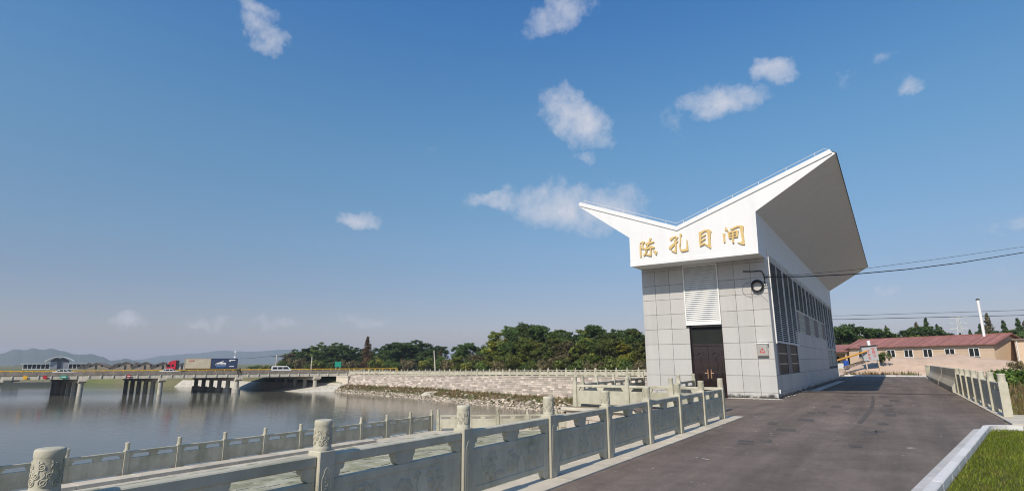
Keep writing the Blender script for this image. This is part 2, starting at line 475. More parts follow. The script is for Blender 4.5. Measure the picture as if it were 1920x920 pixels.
# land north and west of the river, out to the horizon
F_PATH = [(-117.1, 96.9, -1.13), (-87.5, 94.1, -1.00), (-62.5, 85.7, -0.69), (-45.5, 80.3, -0.48), (-36.7, 77.8, -0.37), (-29.7, 75.4, -0.27), (-12.0, 69.2, -0.10)]
W_PATH = [(-116.0, 92.4), (-84.2, 85.0), (-61.6, 77.6), (-45.9, 73.2), (-38.0, 71.6), (-29.5, 69.5), (-12.0, 64.0)]
SHORE = [(-118.5, 99.0), (-150.0, 95.5), (-172.0, 95.0), (-186.0, 92.0), (-240, 93), (-290, 88), (-306, 66), (-330, 0), (-360, -120), (-420, -400), (-500, -900)]
north = [(p[0], p[1]+0.55) for p in F_PATH[::-1]] + SHORE + [(-700, -6000), (-6200, -6000), (-6200, 6200), (6200, 6200), (6200, 76), (-12, 76)]
struct(sheet('ground', north, -1.25, MT['field']), 'flat fields reaching to the horizon')
# banks of the far shore: concrete revetment below, grass above
b = MB(); g2 = MB()
def shore_n(i):      # unit normal towards the water at a shore point
    p = Vector(SHORE[max(i-1, 0)]); q = Vector(SHORE[min(i+1, len(SHORE)-1)]); d = (q-p).normalized()
    return Vector((-d.y, d.x))
for i in range(len(SHORE)-1):
    P = [(Vector(SHORE[i]), shore_n(i)), (Vector(SHORE[i+1]), shore_n(i+1))]
    def at_(k, o, z): return (P[k][0].x + P[k][1].x*o, P[k][0].y + P[k][1].y*o, z)
    g2.quad(at_(0, -0.5, -1.23), at_(1, -0.5, -1.23), at_(1, 3.6, -3.3), at_(0, 3.6, -3.3))
    (b if SHORE[i+1][0] > -200 else g2).quad(at_(0, 3.5, -3.28), at_(1, 3.5, -3.28), at_(1, 6.6, -5.9), at_(0, 6.6, -5.9))
o = struct(b.build('far_revetment', MT['concrete']), 'pale sloping bank lining under the bridge')
g2.build('grass_slope', MT['field'], o)

# near ground: embankment under the road and forecourt, lawn side, lower ground right of the road
b = MB()
b.prism([(-4.9, -60), (60, -60), (60, 23.6), (2.98, 23.6), (2.98, 76.2), (-12.0, 76.2), (-12.6, 33.0), (-11.35, 20.65), (-4.9, 20.65)], -6.5, -0.035, 'z')
struct(b.build('embankment', MT['land']), 'ground under the road and the gatehouse')
b = MB(); b.prism([(2.9, 23.0), (200, 23.0), (200, 76), (2.9, 76)], -6.5, -1.75, 'z')
struct(b.build('low_ground', MT['land']), 'lower weedy ground right of the road')
b = MB(); b.prism([(-12, 76.1), (90, 76.1), (90, 150), (-12, 150)], -2, 0.0, 'z')
yard = struct(b.build('yard_ground', MT['land']), 'bare yard ground beyond the road end')

# road
road = struct(sheet('road', [(-4.2, -14), (-4.2, 18.75), (-4.75, 19.2), (-7.9, 19.6), (-8.9, 21.2), (-8.9, 28.95), (-4.6, 28.95), (-4.6, 76), (2.5, 76), (2.5, 22.4), (2.3, 20.75), (1.74, 19.8), (1.50, 18.90), (0.07, 10.13), (-3.85, -14)], 0.0, MT['asphalt']), 'grey asphalt road running past the gatehouse')
# darker asphalt repairs, seam and tyre arc on the road
def patch(poly, m, name='asphalt_patch', z=0.004):
    return sheet(name, poly, z, m, road)
for (x, y, w, l, r) in [(-0.42,24.3,.34,1.5,.06),(-0.28,22.6,.30,1.0,.05),(-0.22,30.6,.40,1.6,.04),(-0.72,16.9,.36,.75,.05),(-0.5,17.3,.22,.5,.02),(-0.5,19.4,.26,.8,.08),(-0.9,14.2,.22,.55,.03),
                     (-2.55,16.4,.42,.6,.1),(-2.92,13.4,.30,.7,.1),(-2.6,13.9,.24,.5,.08),(-2.55,22.0,.26,.9,.05),(-2.28,22.5,.22,.9,.03),(-2.42,19.4,.40,.9,.06),(-0.42,27.2,.36,1.0,.03),(-2.1,25.6,.34,1.1,.02),(-1.95,30.2,.4,1.5,.0),(-2.0,33.3,.36,1.0,.0),(-0.62,33.6,.42,1.3,.0),(-3.1,17.9,.3,.7,.1)]:
    c, s = cos(r), sin(r)
    j = lambda: RND.uniform(-.04, .04)
    patch([(x + c*u - s*v + j(), y + s*u + c*v + j()*2) for u, v in ((-w/2,-l/2),(w/2,-l/2),(w/2,l/2),(-w/2,l/2))], MT['asphalt_dark'])
arc = [(-1.12,34.4),(-1.0,31),(-0.93,27.2),(-0.93,24.5),(-0.97,21.8),(-1.03,19.2)]
patch([(x-.07, y) for x, y in arc] + [(x+.06, y) for x, y in arc[::-1]], MT['asphalt_dark'], 'tyre_mark', 0.008)
patch([(-4.6,36.0),(2.45,36.9),(2.45,37.9),(-4.6,37.3)], MT['asphalt_dark'], 'asphalt_seam', 0.012)
sp = MB()
for k in range(150):
    x, y = RND.uniform(-4.1, 1.2), RND.uniform(5, 33)
    if x > 0.1625*(y-10.15)-0.1: continue
    s_ = RND.uniform(.006, .02) if k > 16 else RND.uniform(.02, .04)
    a = RND.uniform(0, pi); q = RND.uniform(1, 2.4)
    sp.quad(*[(x + cos(a)*u*s_*q - sin(a)*v*s_, y + sin(a)*u*s_*q + cos(a)*v*s_, .016) for u, v in ((-1,-1),(1,-.7),(.8,1),(-1,.8))])
tag(sp.build('grit_flecks', MT['gutter'], road), kind='stuff')
# concrete strip beside the gatehouse
dr = empty('drain_channel', (-4.15, 38.0, 0)); struct(dr, 'row of pale concrete drain covers beside the gatehouse')
me = None
for k in range(10):
    y = k*2.02
    bb = MB().bbox(-.24, .24, 0, 1.98, 0.0, .018, .004)
    bb.build('drain_cover', MT['gutter'], dr, (0.03*k/3, y, 0.0))
# kerb across the road end
ke = empty('kerb', (-5.0, 76.1, 0)); struct(ke, 'pale kerb across the far road end')
kme = MB().bbox(0, .985, 0, .25, -.05, .16, .015).mesh('kerb_stone', MT['kerb'])
for k in range(8): inst('kerb_stone', kme, ke, (k*1.0, 0, 0))

# plinth carrying the balustrade along the left road edge: slabs butted end to end
pl = empty('balustrade_plinth', (-4.55, -1.0, 0)); struct(pl, 'pale stone strip along the left road edge')
for k in range(10):
    y = -3.9 + k*2.1138*1.1
    MB().bbox(-.36, .345, y, y + 2.1138*1.1 - .008, -.30, .022, .008).build('plinth_slab', MT['plinth'], pl)
pl.location = (-4.55, 0, 0)

# kerb and gutter between road and lawn (splayed line, then turning right)
kr = empty('lawn_kerb', (0, 0, 0)); struct(kr, 'granite kerb with gutter slabs edging the lawn')
d = Vector((0.1625, 1.0)).normalized(); nrm = Vector((d.y, -d.x))
p0 = Vector((-0.05, 10.15)) - d*14
gs = MB().bbox(0, .985, 0, .985, -.2, .012, .006)
L_ = .99
gme = MB().bbox(0.09, .29, 0, .985, -.2, .014, .006).mesh('gutter_slab', MT['gutter'])
kme2 = MB().bbox(.292, .43, 0, .985, -.25, .125, .014).mesh('kerb_stone', MT['kerb'])
ang = atan2(-d.x, d.y)
for k in range(24):
    p = p0 + d*(k*L_)
    if k < 23: inst('gutter_slab', gme, kr, (p.x, p.y, 0), ang)
    if k < 23: inst('kerb_stone', kme2, kr, (p.x, p.y, RND.uniform(-.004, .004)), ang)
# rounded corner of the kerb
end = p0 + d*(23*L_)
cc = end + nrm*1.05 ; 
a0 = atan2(-nrm.y, -nrm.x)
def ring(r0, r1, a, bq, z0, z1):
    bb = MB(); n = 3
    pts = [(cc.x + r1*cos(a + (bq-a)*i/n), cc.y + r1*sin(a + (bq-a)*i/n)) for i in range(n+1)] + [(cc.x + r0*cos(a + (bq-a)*i/n), cc.y + r0*sin(a + (bq-a)*i/n)) for i in range(n, -1, -1)]
    bb.prism(pts, z0, z1, 'z'); return bb
for k in range(3):
    a, bq = a0 - k*radians(30), a0 - (k+1)*radians(30) + .01
    ring(.62, .758, a, bq, -.25, .125).build('kerb_stone', MT['kerb'], kr)
    ring(.76, .96, a, bq, -.2, .014).build('gutter_slab', MT['gutter'], kr)
a = a0 - radians(90); dd = Vector((sin(-a)*-1, cos(a)*1)); 
tx = Vector((cos(a), sin(a))); fw = Vector((tx.y, -tx.x))
for k in range(10):
    st = cc + tx*.62 + fw*(k*.99)
    MB().bbox(0, .98, 0, .138, -.25, .125, .014).build('kerb_stone', MT['kerb'], kr, (st.x, st.y, RND.uniform(-.004,.004)), atan2(fw.y, fw.x))
    MB().bbox(0, .98, .14, .34, -.2, .014, .006).build('gutter_slab', MT['gutter'], kr, (st.x, st.y, 0), atan2(fw.y, fw.x))
# pale apron at the near end of the right-hand balustrade
ap = MB(); ap.prism([(2.5, 21.0), (2.5, 76), (2.98, 76), (2.98, 24.4), (9.0, 24.4), (9.0, 21.9), (3.4, 21.2)], -.3, .03, 'z')
struct(ap.build('apron', MT['plinth']), 'pale concrete apron under the right hand balustrade')

# lawn
c0 = p0 + nrm*.435; c1 = end + nrm*.435
lawn = struct(sheet('lawn', [(c0.x, c0.y), (c1.x, c1.y), (cc.x + tx.x*.6, cc.y + tx.y*.6), (cc.x + tx.x*.6 + fw.x*9.5, cc.y + tx.y*.6 + fw.y*9.5), (16, 12), (14, -3)], 0.0, MT['lawn']), 'green lawn beside the kerb')
gb = MB()
rg = random.Random(3)
n = 0
while n < 52000:
    y = rg.uniform(7.0, 20.3); x = rg.uniform(-.4, 7.5)
    lim = c0.x + (y - c0.y)*0.1625
    if x < lim + .02 or x > lim + 4.5: continue
    if y > 18.6 and (y - (cc.y + tx.y*.6)) > (x-cc.x)*fw.y/fw.x - .05: continue
    if x > .30*y + .6: continue
    n += 1
    h = rg.uniform(.03, .075)*(1.2 if rg.random() < .15 else 1); a = rg.uniform(0, 2*pi); w = rg.uniform(.0035, .007)
    lx, ly = cos(a+1.3)*h*rg.uniform(.2,1.0), sin(a+1.3)*h*rg.uniform(.2,1.0)
    gb.tint = rg.random()
    gb.add([(x-cos(a)*w, y-sin(a)*w, 0), (x+cos(a)*w, y+sin(a)*w, 0), (x+lx, y+ly, h)], [(0,1,2)])
tag(gb.build('grass', MT['blade']), 'short green grass with dry yellow tips beside the kerb', 'grass', kind='stuff')

# lower terrace left of the road
TZ = -2.3
b = MB(); b.prism([(-24.0, -60), (-4.7, -60), (-4.7, 21), (-11.2, 21), (-11.3, 35.2), (-24.0, 26.6)], -7, TZ, 'z')
ter = struct(b.build('terrace', MT['concrete']), 'low paved terrace between the road and the river')
pv = MB(); rp = random.Random(5)
def in_ter(x, y): return x > -22.55 and x < -5.0 and y < 35.0 + (x+11.3)*0.677 - .9 and not (x > -11.4 and y > 20.4)
y = -2.0
while y < 34:
    dy = rp.uniform(.42, .5)
    x = -22.5 + rp.uniform(0, .5)
    while x < -5.2:
        dx = rp.uniform(.7, 1.1)
        if in_ter(x+dx/2, y+dy/2):
            pv.tint = rp.random()
            z = TZ + .012 + rp.uniform(0, .02); t1, t2 = rp.uniform(-.008,.008), rp.uniform(-.008,.008)
            x0, x1, y0, y1 = x+.008, x+dx-.008, y+.008, y+dy-.008
            pv.add([(x0,y0,TZ),(x1,y0,TZ),(x1,y1,TZ),(x0,y1,TZ),(x0,y0,z-t1),(x1,y0,z+t1),(x1,y1,z+t2),(x0,y1,z-t2)], [(4,5,6,7),(0,1,5,4),(1,2,6,5),(2,3,7,6),(3,0,4,7)])
        x += dx
    y += dy
tag(pv.build('paving_stones', MT['paving'], ter), kind='stuff')
for k in range(13):   # raised edging along the river balustrade, as far as the photo shows it
    MB().bbox(-23.45, -22.75, -3.2 + k*1.85, -3.2 + k*1.85 + 1.84, TZ-.1, TZ+.13, .01).build('edging_slab', MT['plinth'], ter)
tag(MB().bbox(-.05, .05, -.9, .9, 0, .05, .006).build('red_plank', mat('red_paint', (0.5, .10, .07), .7), None, (-15.4, 15.6, TZ+.045), -.25), 'thin red plank lying on the terrace paving', 'plank')
# abutment facing below the forecourt: stone courses
ab = empty('abutment_facing', (-11.35, 20.64, TZ)); struct(ab, 'pink stone facing below the forecourt balustrade')
MB().box(.0, 6.45, -.05, .0, 0, 2.12).build('backing', MT['mortar'], ab)
rr = random.Random(9)
for r in range(6):
    x = 0.0
    while x < 6.4:
        w = min(rr.uniform(.7, 1.2), 6.45 - x)
        MB().bbox(x+.008, x+w-.008, -.05-rr.uniform(.03,.055), -.03, r*.353+.008, r*.353+.345, .012).build('stone', MT['block'], ab)
        x += w
MB().bbox(-.18, 6.5, -.2, .42, 2.12, 2.24, .015).build('coping', MT['plinth'], ab)
# ================================================================ STONE BALUSTRADES
def cloud_bracket(w_top, w_bot, z0, z1, corner=False):
    """lobed outline (x, z) of a cloud-shaped bracket"""
    h = z1 - z0
    side = [(w_top, z1), (w_top*.98, z1-.28*h), (w_top*.90, z1-.42*h), (w_bot*1.12, z1-.48*h), (w_bot*1.10, z1-.70*h), (w_bot*.98, z1-.88*h), (w_bot*.75, z0)]
    if corner: return [(0, z0-.0), (0, z1)] + side
    return [(-x, z) for x, z in side[::-1]] + side
_cache = {}
def cached(key, fn):
    if key not in _cache: _cache[key] = fn()
    return _cache[key]
def spiral(cx, cz, r0, turns, s, n=26, start=0.0):
    return [(cx + r0*(1-.82*i/n)*cos(start + s*2*pi*turns*i/n), cz + r0*(1-.82*i/n)*sin(start + s*2*pi*turns*i/n)) for i in range(n+1)]
def cap_carving(R, z0, z1):
    b = MB(); rc = random.Random(21)
    h = z1 - z0
    def wrap(path, r, rad=.006):
        pts = [((R + .0005)*cos(u/R), (R + .0005)*sin(u/R), z) for u, z in path]
        b.tube(pts, rad, 5)
    C = 2*pi*R
    for k in range(7):
        u = C*k/7; sg = 1 if k % 2 else -1
        wrap(spiral(u, z0+.72*h, .026, 1.7, sg, start=rc.uniform(0, 6)), 0, .0042)
        wrap(spiral(u+.045, z0+.44*h, .022, 1.5, -sg, start=rc.uniform(0, 6)), 0, .0042)
        wrap(spiral(u+.015, z0+.20*h, .028, 1.8, sg, start=rc.uniform(0, 6)), 0, .0042)
        wrap([(u + .03*sin(t*3.2) + .05*t, z0 + h*(.08 + .84*t)) for t in [i/14 for i in range(15)]], 0, .0038)
        for q in range(3): wrap([(u + .012*q + .02*sin(t*2.5+q), z0 + h*(.30 + .08*q + .25*t)) for t in [i/8 for i in range(9)]], 0, .0026)
    return b.mesh('carving', MT['rail'], True)
def panel_carving(L, z0, z1, seed):
    """flat lotus-and-leaf relief on a panel field; local x along the panel, relief rises towards -y and +y"""
    b = MB(); rc = random.Random(seed)
    def blob(cx, cz, rx, rz, rot, h, lobes=0, amp=0.0, n=18):
        outer, inner = [], []
        for i in range(n):
            a = 2*pi*i/n; k = 1 + amp*cos(lobes*a)
            x, z = rx*k*cos(a), rz*k*sin(a)
            x, z = x*cos(rot) - z*sin(rot), x*sin(rot) + z*cos(rot)
            if not (0.02 < cx + x < L-.02): x *= .5
            zz = min(max(cz + z, z0+.01), z1-.01)
            outer.append((cx+x, zz)); inner.append((cx+x*.8, cz + (zz-cz)*.8))
        for sgn in (-1, 1):
            vs = [(p[0], sgn*.034, p[1]) for p in outer] + [(p[0], sgn*(.034+h), p[1]) for p in inner]
            m = len(outer)
            b.add(vs, [(i, (i+1) % m, (i+1) % m + m, i + m) for i in range(m)] + [tuple(range(m, 2*m))])
    H = z1 - z0
    for k in range(3):
        cx = L*(.2 + .3*k) + rc.uniform(-.06, .06); cz = z0 + H*rc.uniform(.42, .6)
        if (k + seed) % 2 == 0:
            for j in range(6): blob(cx + .07*cos(j*pi/3), cz + .07*sin(j*pi/3), .085, .045, j*pi/3, .010 + .0012*j)
            blob(cx, cz, .035, .035, 0, .02)
        else:
            blob(cx, cz, rc.uniform(.15, .19), rc.uniform(.10, .14), rc.uniform(-.4, .4), .012, 7, .10, 28)
            blob(cx+.01, cz, .03, .05, .3, .017)
    for k in range(9):
        blob(rc.uniform(.1, L-.1), z0 + H*rc.choice([.15, .22, .8, .86]), rc.uniform(.05, .11), rc.uniform(.02, .035), rc.uniform(-1, 1), .009 + .0006*k, 3, .12)
    for k in range(5):
        x = rc.uniform(.1, L-.1)
        b.tube([(x + .08*sin(t*3+k), -.036, z0 + H*(.05+.8*t)) for t in [i/8 for i in range(9)]], .006, 5)
        b.tube([(x + .08*sin(t*3+k), .036, z0 + H*(.05+.8*t)) for t in [i/8 for i in range(9)]], .006, 5)
    return b.mesh('carving', MT['rail_carved'], False)

def balustrade(name, posts, z, label, group=None, pw=.18, hs=.94, hc=1.215, carved=False, cap_n=20, thick=None, box_rails=False, zs=None, simple=False, skip=()):
    """posts: list of (x, y) centres. thing > post (> cap, carving, face_relief), handrail, panel (> carving), bracket, foot"""
    k = hs/.94
    root = empty(name, (posts[0][0], posts[0][1], z if zs is None else zs[0]))
    tag(root, label, 'balustrade', group)
    zs = zs or [z]*len(posts)
    def loc(p, zz): return (p[0]-posts[0][0], p[1]-posts[0][1], zz - zs[0])
    hp = pw/2
    for i, p in enumerate(posts):
        q = posts[i+1] if i+1 < len(posts) else posts[i-1]
        sg = 1 if i+1 < len(posts) else -1
        a = atan2((q[1]-p[1])*sg, (q[0]-p[0])*sg)
        w = hp*(1.75 if thick and i in thick else 1)
        pm = cached(('post', w, hs), lambda: MB().bbox(-w, w, -w, w, 0, hs, .008).mesh('post', MT['rail']))
        po = inst('post', pm, root, loc(p, zs[i]), a)
        if simple:
            cm = cached(('capS', w, hs, hc), lambda: MB().lathe([(w*.9, hs), (w*.9, hc-.01), (w*.8, hc)], 10).mesh('cap', MT['rail'], False))
            inst('cap', cm, po)
        else:
            def mkcap():
                r = pw*.47; h = hc-hs
                me = MB().lathe([(r*.98, hs-.003), (r, hs+.008), (r, hs+.10*h), (r*.965, hs+.125*h), (r*.955, hs+.15*h), (r*.955, hs+.78*h), (r*.97, hs+.80*h), (r, hs+.83*h), (r, hs+.95*h), (r*.95, hs+.985*h), (r*.86, hs+h), (r*.6, hs+h*1.005)], cap_n).mesh('cap', MT['rail'], True)
                me.set_sharp_from_angle(angle=radians(40)); return me
            inst('cap', cached(('cap', pw, hs, hc, cap_n), mkcap), po)
            if carved:
                inst('carving', cached(('ccarv', pw, hs, hc), lambda: cap_carving(pw*.455, hs+.14*(hc-hs), hs+.80*(hc-hs))), po, None, i*1.37)
                def relief():
                    b = MB()
                    for s in (-1, 1):
                        y = s*(hp + .004)
                        prof = [(-.048, .08), (.048, .08), (.048, hs-.24), (.028, hs-.20), (.022, hs-.17), (0, hs-.15), (-.022, hs-.17), (-.028, hs-.20), (-.048, hs-.24)]
                        # raised outline and worn carved field
                        b.tube([(x, s*hp, zz) for x, zz in prof + [prof[0]]], .0045, 5)
                        for q in range(16):
                            zz = .14 + q*(hs-.42)/15
                            b.tube([(.024*sin(q*1.3 + t*5)*(1-.3*t), s*hp, zz + .045*t) for t in [j/6 for j in range(7)]], .006, 5)
                    return b.mesh('face_relief', MT['rail_carved'], True)
                inst('face_relief', cached(('frel', pw, hs), relief), po)
    for i in range(len(posts)-1):
        if i in skip: continue
        p, q = posts[i], posts[i+1]
        a = atan2(q[1]-p[1], q[0]-p[0]); D = hypot(q[0]-p[0], q[1]-p[1]); L = round(D - pw - .004, 2)
        dz = zs[i+1] - zs[i]
        ox, oy = p[0] + cos(a)*(pw/2+.002), p[1] + sin(a)*(pw/2+.002)
        lc = loc((ox, oy), zs[i] + dz*.1)
        zr0, zr1, zp0, zp1 = .80*k, .90*k, .13*k, .665*k
        hm = cached(('hand', L, k), lambda: MB().bbox(0, L, -.056, .056, zr0, zr1, .010).mesh('handrail', MT['rail']))
        inst('handrail', hm, root, lc, a)
        def mkpanel():
            b = MB()
            if not carved:
                b.bbox(0, L, -.042, .042, zp0, zp1, .008)
            else:   # frame with sunk fields on both faces
                m = .13
                b.box(m, L-m, -.034, .034, zp0+.07, zp1-.07)
                b.bbox(0, m, -.046, .046, zp0, zp1, .006); b.bbox(L-m, L, -.046, .046, zp0, zp1, .006)
                b.bbox(m-.003, L-m+.003, -.0445, .0445, zp1-.072, zp1-.001, .006); b.bbox(m-.003, L-m+.003, -.0445, .0445, zp0+.001, zp0+.072, .006)
            return b.mesh('panel', MT['rail'])
        po = inst('panel', cached(('panel', L, k, carved), mkpanel), root, lc, a)
        if carved:
            inst('carving', cached(('pcarv', L, i % 3), lambda: panel_carving(L-.26, zp0+.07, zp1-.07, i % 3 + 4)), po, (.13, 0, 0))
        wt = .045 if simple else .06
        bm_c = cached(('brc', k, carved), lambda: MB().prism(cloud_bracket(.16, .12, zp1+.001, zr0-.001), -.042, .042, 'y').mesh('bracket', MT['rail']))
        inst('bracket', bm_c, root, (lc[0]+cos(a)*L/2, lc[1]+sin(a)*L/2, lc[2]), a)
        bm_l = cached(('brl', k, carved), lambda: MB().prism(cloud_bracket(.15, .09, zp1+.001, zr0-.001, True), -.040, .040, 'y').mesh('bracket', MT['rail']))
        inst('bracket', bm_l, root, lc, a)
        inst('bracket', bm_l, root, (lc[0]+cos(a)*L, lc[1]+sin(a)*L, lc[2]), a + pi)
        fm = cached(('foot', k), lambda: MB().prism([(0, 0), (0, zp0-.001), (.17, zp0-.001), (.165, zp0*.5), (.13, zp0*.15), (.10, 0)], -.041, .041, 'y').mesh('foot', MT['rail']))
        inst('foot', fm, root, lc, a); inst('foot', fm, root, (lc[0]+cos(a)*L, lc[1]+sin(a)*L, lc[2]), a + pi)
    return root

# along the left edge of the road (the carved one in the foreground)
RX = -4.6
balustrade('stone_balustrade', [(RX, 18.24 + .09 - 2.1138*(9-k)) for k in range(0, 10)], .022,
           'carved greenish stone balustrade along the left edge of the asphalt road', 'stone balustrades', hs=.92, hc=1.195, carved=True, cap_n=32)
# river balustrade on the lower terrace, both legs
BP = [(-23.75, 26.1 - 1.83*k) for k in range(0, 16)][::-1]
balustrade('stone_balustrade', BP, TZ, 'long plain stone balustrade at the river edge of the low terrace', 'stone balustrades', pw=.17)
B2 = [(-23.45 + .79*s, 26.35 + .61*s) for s in (0.0, 1.83, 3.66, 5.5, 7.3, 9.1, 10.9)]
balustrade('stone_balustrade', B2, TZ, 'short sunlit stone balustrade turning off the terrace corner towards the gatehouse', 'stone balustrades', pw=.17)
# forecourt
balustrade('stone_balustrade', [(-11.1, 20.95), (-8.8, 20.95), (-7.05, 20.95), (-5.25, 20.95)], -.06, 'sunlit stone balustrade across the forecourt in front of the gatehouse', 'stone balustrades')
balustrade('stone_balustrade', [(-11.17, 21.75), (-11.40, 23.6), (-11.65, 26.05), (-11.92, 28.7), (-12.2, 31.4)], -.06, 'shaded stone balustrade running back along the gatehouse left side', 'stone balustrades')
balustrade('stone_balustrade', [(-8.15, 25.3), (-8.45, 28.6)], -.06, 'short stone balustrade leading to the gatehouse door', 'stone balustrades')
# right side of the road
balustrade('stone_balustrade', [(2.72, 23.35 + 2.53*k) for k in range(7)], .03, 'stone balustrade of seven posts on the right edge of the road', 'stone balustrades', pw=.23, hs=1.05, hc=1.31)
balustrade('stone_balustrade', [(2.72, 67.6 + 1.35*k) for k in range(6)], .03, 'far stone balustrade past the concrete barriers at the road end', 'stone balustrades', pw=.2, hs=1.0, hc=1.25)
balustrade('stone_balustrade', [(6.25 + 2.1*k, 45.3 - .35*k) for k in range(5)], -1.72, 'low stone balustrade on the lower ground behind the right hand railing', 'stone balustrades', pw=.2)
# far river bank
def resample(path, step):
    out = [Vector(path[0])]; left = step
    for p, q in zip(path[:-1], path[1:]):
        p, q = Vector(p), Vector(q); L = (Vector(q.xy) - Vector(p.xy)).length; t = left
        while t <= L:
            out.append(p + (q-p)*(t/L)); t += step
        left = t - L
    return out
fp = resample(F_PATH, 2.1)
balustrade('stone_balustrade', [(p.x, p.y) for p in fp], 0, 'long pale stone balustrade on top of the far river wall', 'stone balustrades', pw=.2, hs=.98, hc=1.25, zs=[p.z for p in fp], simple=True, thick=set(range(4, 80, 5)))

# ================================================================ FAR RIVER WALL, BANK AND RIPRAP
def offs(path, d, i):
    p = Vector(path[max(i-1, 0)][:2]); q = Vector(path[min(i+1, len(path)-1)][:2])
    t = (q-p).normalized(); return Vector((t.y, -t.x))*d
fw_ = resample(F_PATH, 1.05)
n_ = len(fw_)
wall = empty('river_wall', tuple(fw_[0])); tag(wall, 'long pinkish stone block retaining wall on the far river bank', 'wall')
bk, bl_, cp = MB(), MB(), MB()
rw = random.Random(13)
o0 = Vector(fw_[0])
BASE = -4.1
def wp(i, z):   # point on the battered wall face
    p = fw_[i]; f = (p.z - z)/(p.z - BASE)
    o = offs([tuple(v) for v in fw_], .25 + .75*f, i)
    return Vector((p.x + o.x, p.y + o.y, z)) - o0
for i in range(n_-1):
    bk.quad(wp(i, BASE), wp(i+1, BASE), wp(i+1, fw_[i+1].z-.02), wp(i, fw_[i].z-.02))
    pa, pb = fw_[i] - o0, fw_[i+1] - o0
    oa, ob = offs([tuple(v) for v in fw_], .42, i), offs([tuple(v) for v in fw_], .42, i+1)
    z0, z1 = -.16, -.0
    A, B = Vector((pa.x+oa.x, pa.y+oa.y, 0)), Vector((pb.x+ob.x, pb.y+ob.y, 0))
    C_, D_ = Vector((pa.x-oa.x*1.6, pa.y-oa.y*1.6, 0)), Vector((pb.x-ob.x*1.6, pb.y-ob.y*1.6, 0))
    za, zb = pa.z, pb.z
    q = [(A, za), (B, zb), (D_, zb), (C_, za)]
    vs = [(p.x, p.y, zz-.16) for p, zz in q] + [(p.x, p.y, zz) for p, zz in q]
    cp.add(vs, [(4,5,6,7),(0,1,5,4),(1,2,6,5),(2,3,7,6),(3,0,4,7)])
rows = 10
for r in range(rows):
    i = 0.0 + (r % 2)*.4
    while i < n_-2.2:
        w = rw.uniform(.7, 1.25)
        j = min(i + w, n_-1.01)
        def lerp(t, fz):
            k = int(t); f = t-k
            p, q = fw_[k], fw_[min(k+1, n_-1)]
            zt = p.z + (q.z-p.z)*f - .17
            z = zt + (BASE - zt)*fz
            a, c = wp(k, z), wp(min(k+1, n_-1), z)
            return a + (c-a)*f
        f0, f1 = (r+.06)/rows, (r+.94)/rows
        a_, b_, c_, d_ = lerp(i+.02, f1), lerp(j-.02, f1), lerp(j-.02, f0), lerp(i+.02, f0)
        nn = (b_-a_).cross(d_-a_).normalized()
        if nn.y > 0: nn = -nn
        pr = rw.uniform(.02, .07)
        t = rw.random(); bl_.tint = t*.62 if rw.random() < .86 - .16*(r > 4) else rw.uniform(.85, 1.0)
        ins = .03
        ctr = (a_+b_+c_+d_)/4
        fr = [v + nn*pr + (ctr-v)*ins for v in (a_, b_, c_, d_)]
        bl_.add([a_, b_, c_, d_] + fr, [(4,5,6,7),(0,1,5,4),(1,2,6,5),(2,3,7,6),(3,0,4,7)])
        i = j
bk.build('backing', MT['mortar'], wall)
tag(bl_.build('stone_blocks', MT['block'], wall), kind='stuff')
cp.build('coping', MT['plinth'], wall)

# earth bank, rocks and weeds between wall and water
wl = resample([(x, y, WATER_Z) for x, y in W_PATH], 1.05)
m_ = 90
def along(path, t):
    i = t*(len(path)-1); k = min(int(i), len(path)-2); return path[k].lerp(path[k+1], i-k)
bk = MB(); rb = random.Random(17)
vs, fs = [], []
for i in range(m_+1):
    t = i/m_
    a = along(fw_, t); a = Vector((a.x, a.y - 1.0, BASE + .25)); c = along(wl, t); c = Vector((c.x, c.y - 1.4, WATER_Z - .5))
    for j in range(9):
        p = a.lerp(c, j/8); p.z += .35*sin(pi*j/8)*(.6 + .4*sin(i*.7)) + rb.uniform(-.08, .08)
        vs.append(p)
for i in range(m_):
    for j in range(8):
        fs.append((i*9+j, i*9+j+1, (i+1)*9+j+1, (i+1)*9+j))
bk.add(vs, fs)
bank = struct(bk.build('river_bank', MT['earth'], smooth=True), 'earth bank below the far river wall')
def rock_proto(seed):
    bm = bmesh.new(); bmesh.ops.create_icosphere(bm, subdivisions=1, radius=1)
    r = random.Random(seed)
    sx, sy, sz = r.uniform(.8, 1.5), r.uniform(.7, 1.1), r.uniform(.35, .7)
    for v in bm.verts:
        k = r.uniform(.75, 1.15); v.co = Vector((v.co.x*sx*k, v.co.y*sy*k, v.co.z*sz*k))
    V = [v.co.copy() for v in bm.verts]; Fc = [tuple(v.index for v in f.verts) for f in bm.faces]
    bm.free(); return V, Fc
protos = [rock_proto(s) for s in range(8)]
rk = MB()
for i in range(2600):
    t = rb.random()
    a = along(fw_, t); a = Vector((a.x, a.y-1.0, BASE+.3)); c = along(wl, t); c = Vector((c.x, c.y-.9, WATER_Z-.15))
    lo = .74 if t < .55 else .58
    s = 1 - (1-lo)*rb.random()**1.5 if rb.random() < .9 else rb.uniform(.35, 1)
    p = a.lerp(c, s); p.z += .35*sin(pi*s) + .05
    p.x += rb.uniform(-.4, .4); p.y += rb.uniform(-.3, .3)
    V, Fc = rb.choice(protos); sc = rb.uniform(.14, .36)*(1.0 if t > .4 else .85)
    R = Matrix.Rotation(rb.uniform(0, 6.28), 3, 'Z') @ Matrix.Rotation(rb.uniform(-.7, .7), 3, 'X') @ Matrix.Rotation(rb.uniform(-.5, .5), 3, 'Y')
    rk.tint = rb.random()
    rk.add([p + (R @ v)*sc for v in V], Fc)
tag(rk.build('riprap', MT['rock']), 'loose pale rocks heaped along the far waterline', 'rocks', kind='stuff')
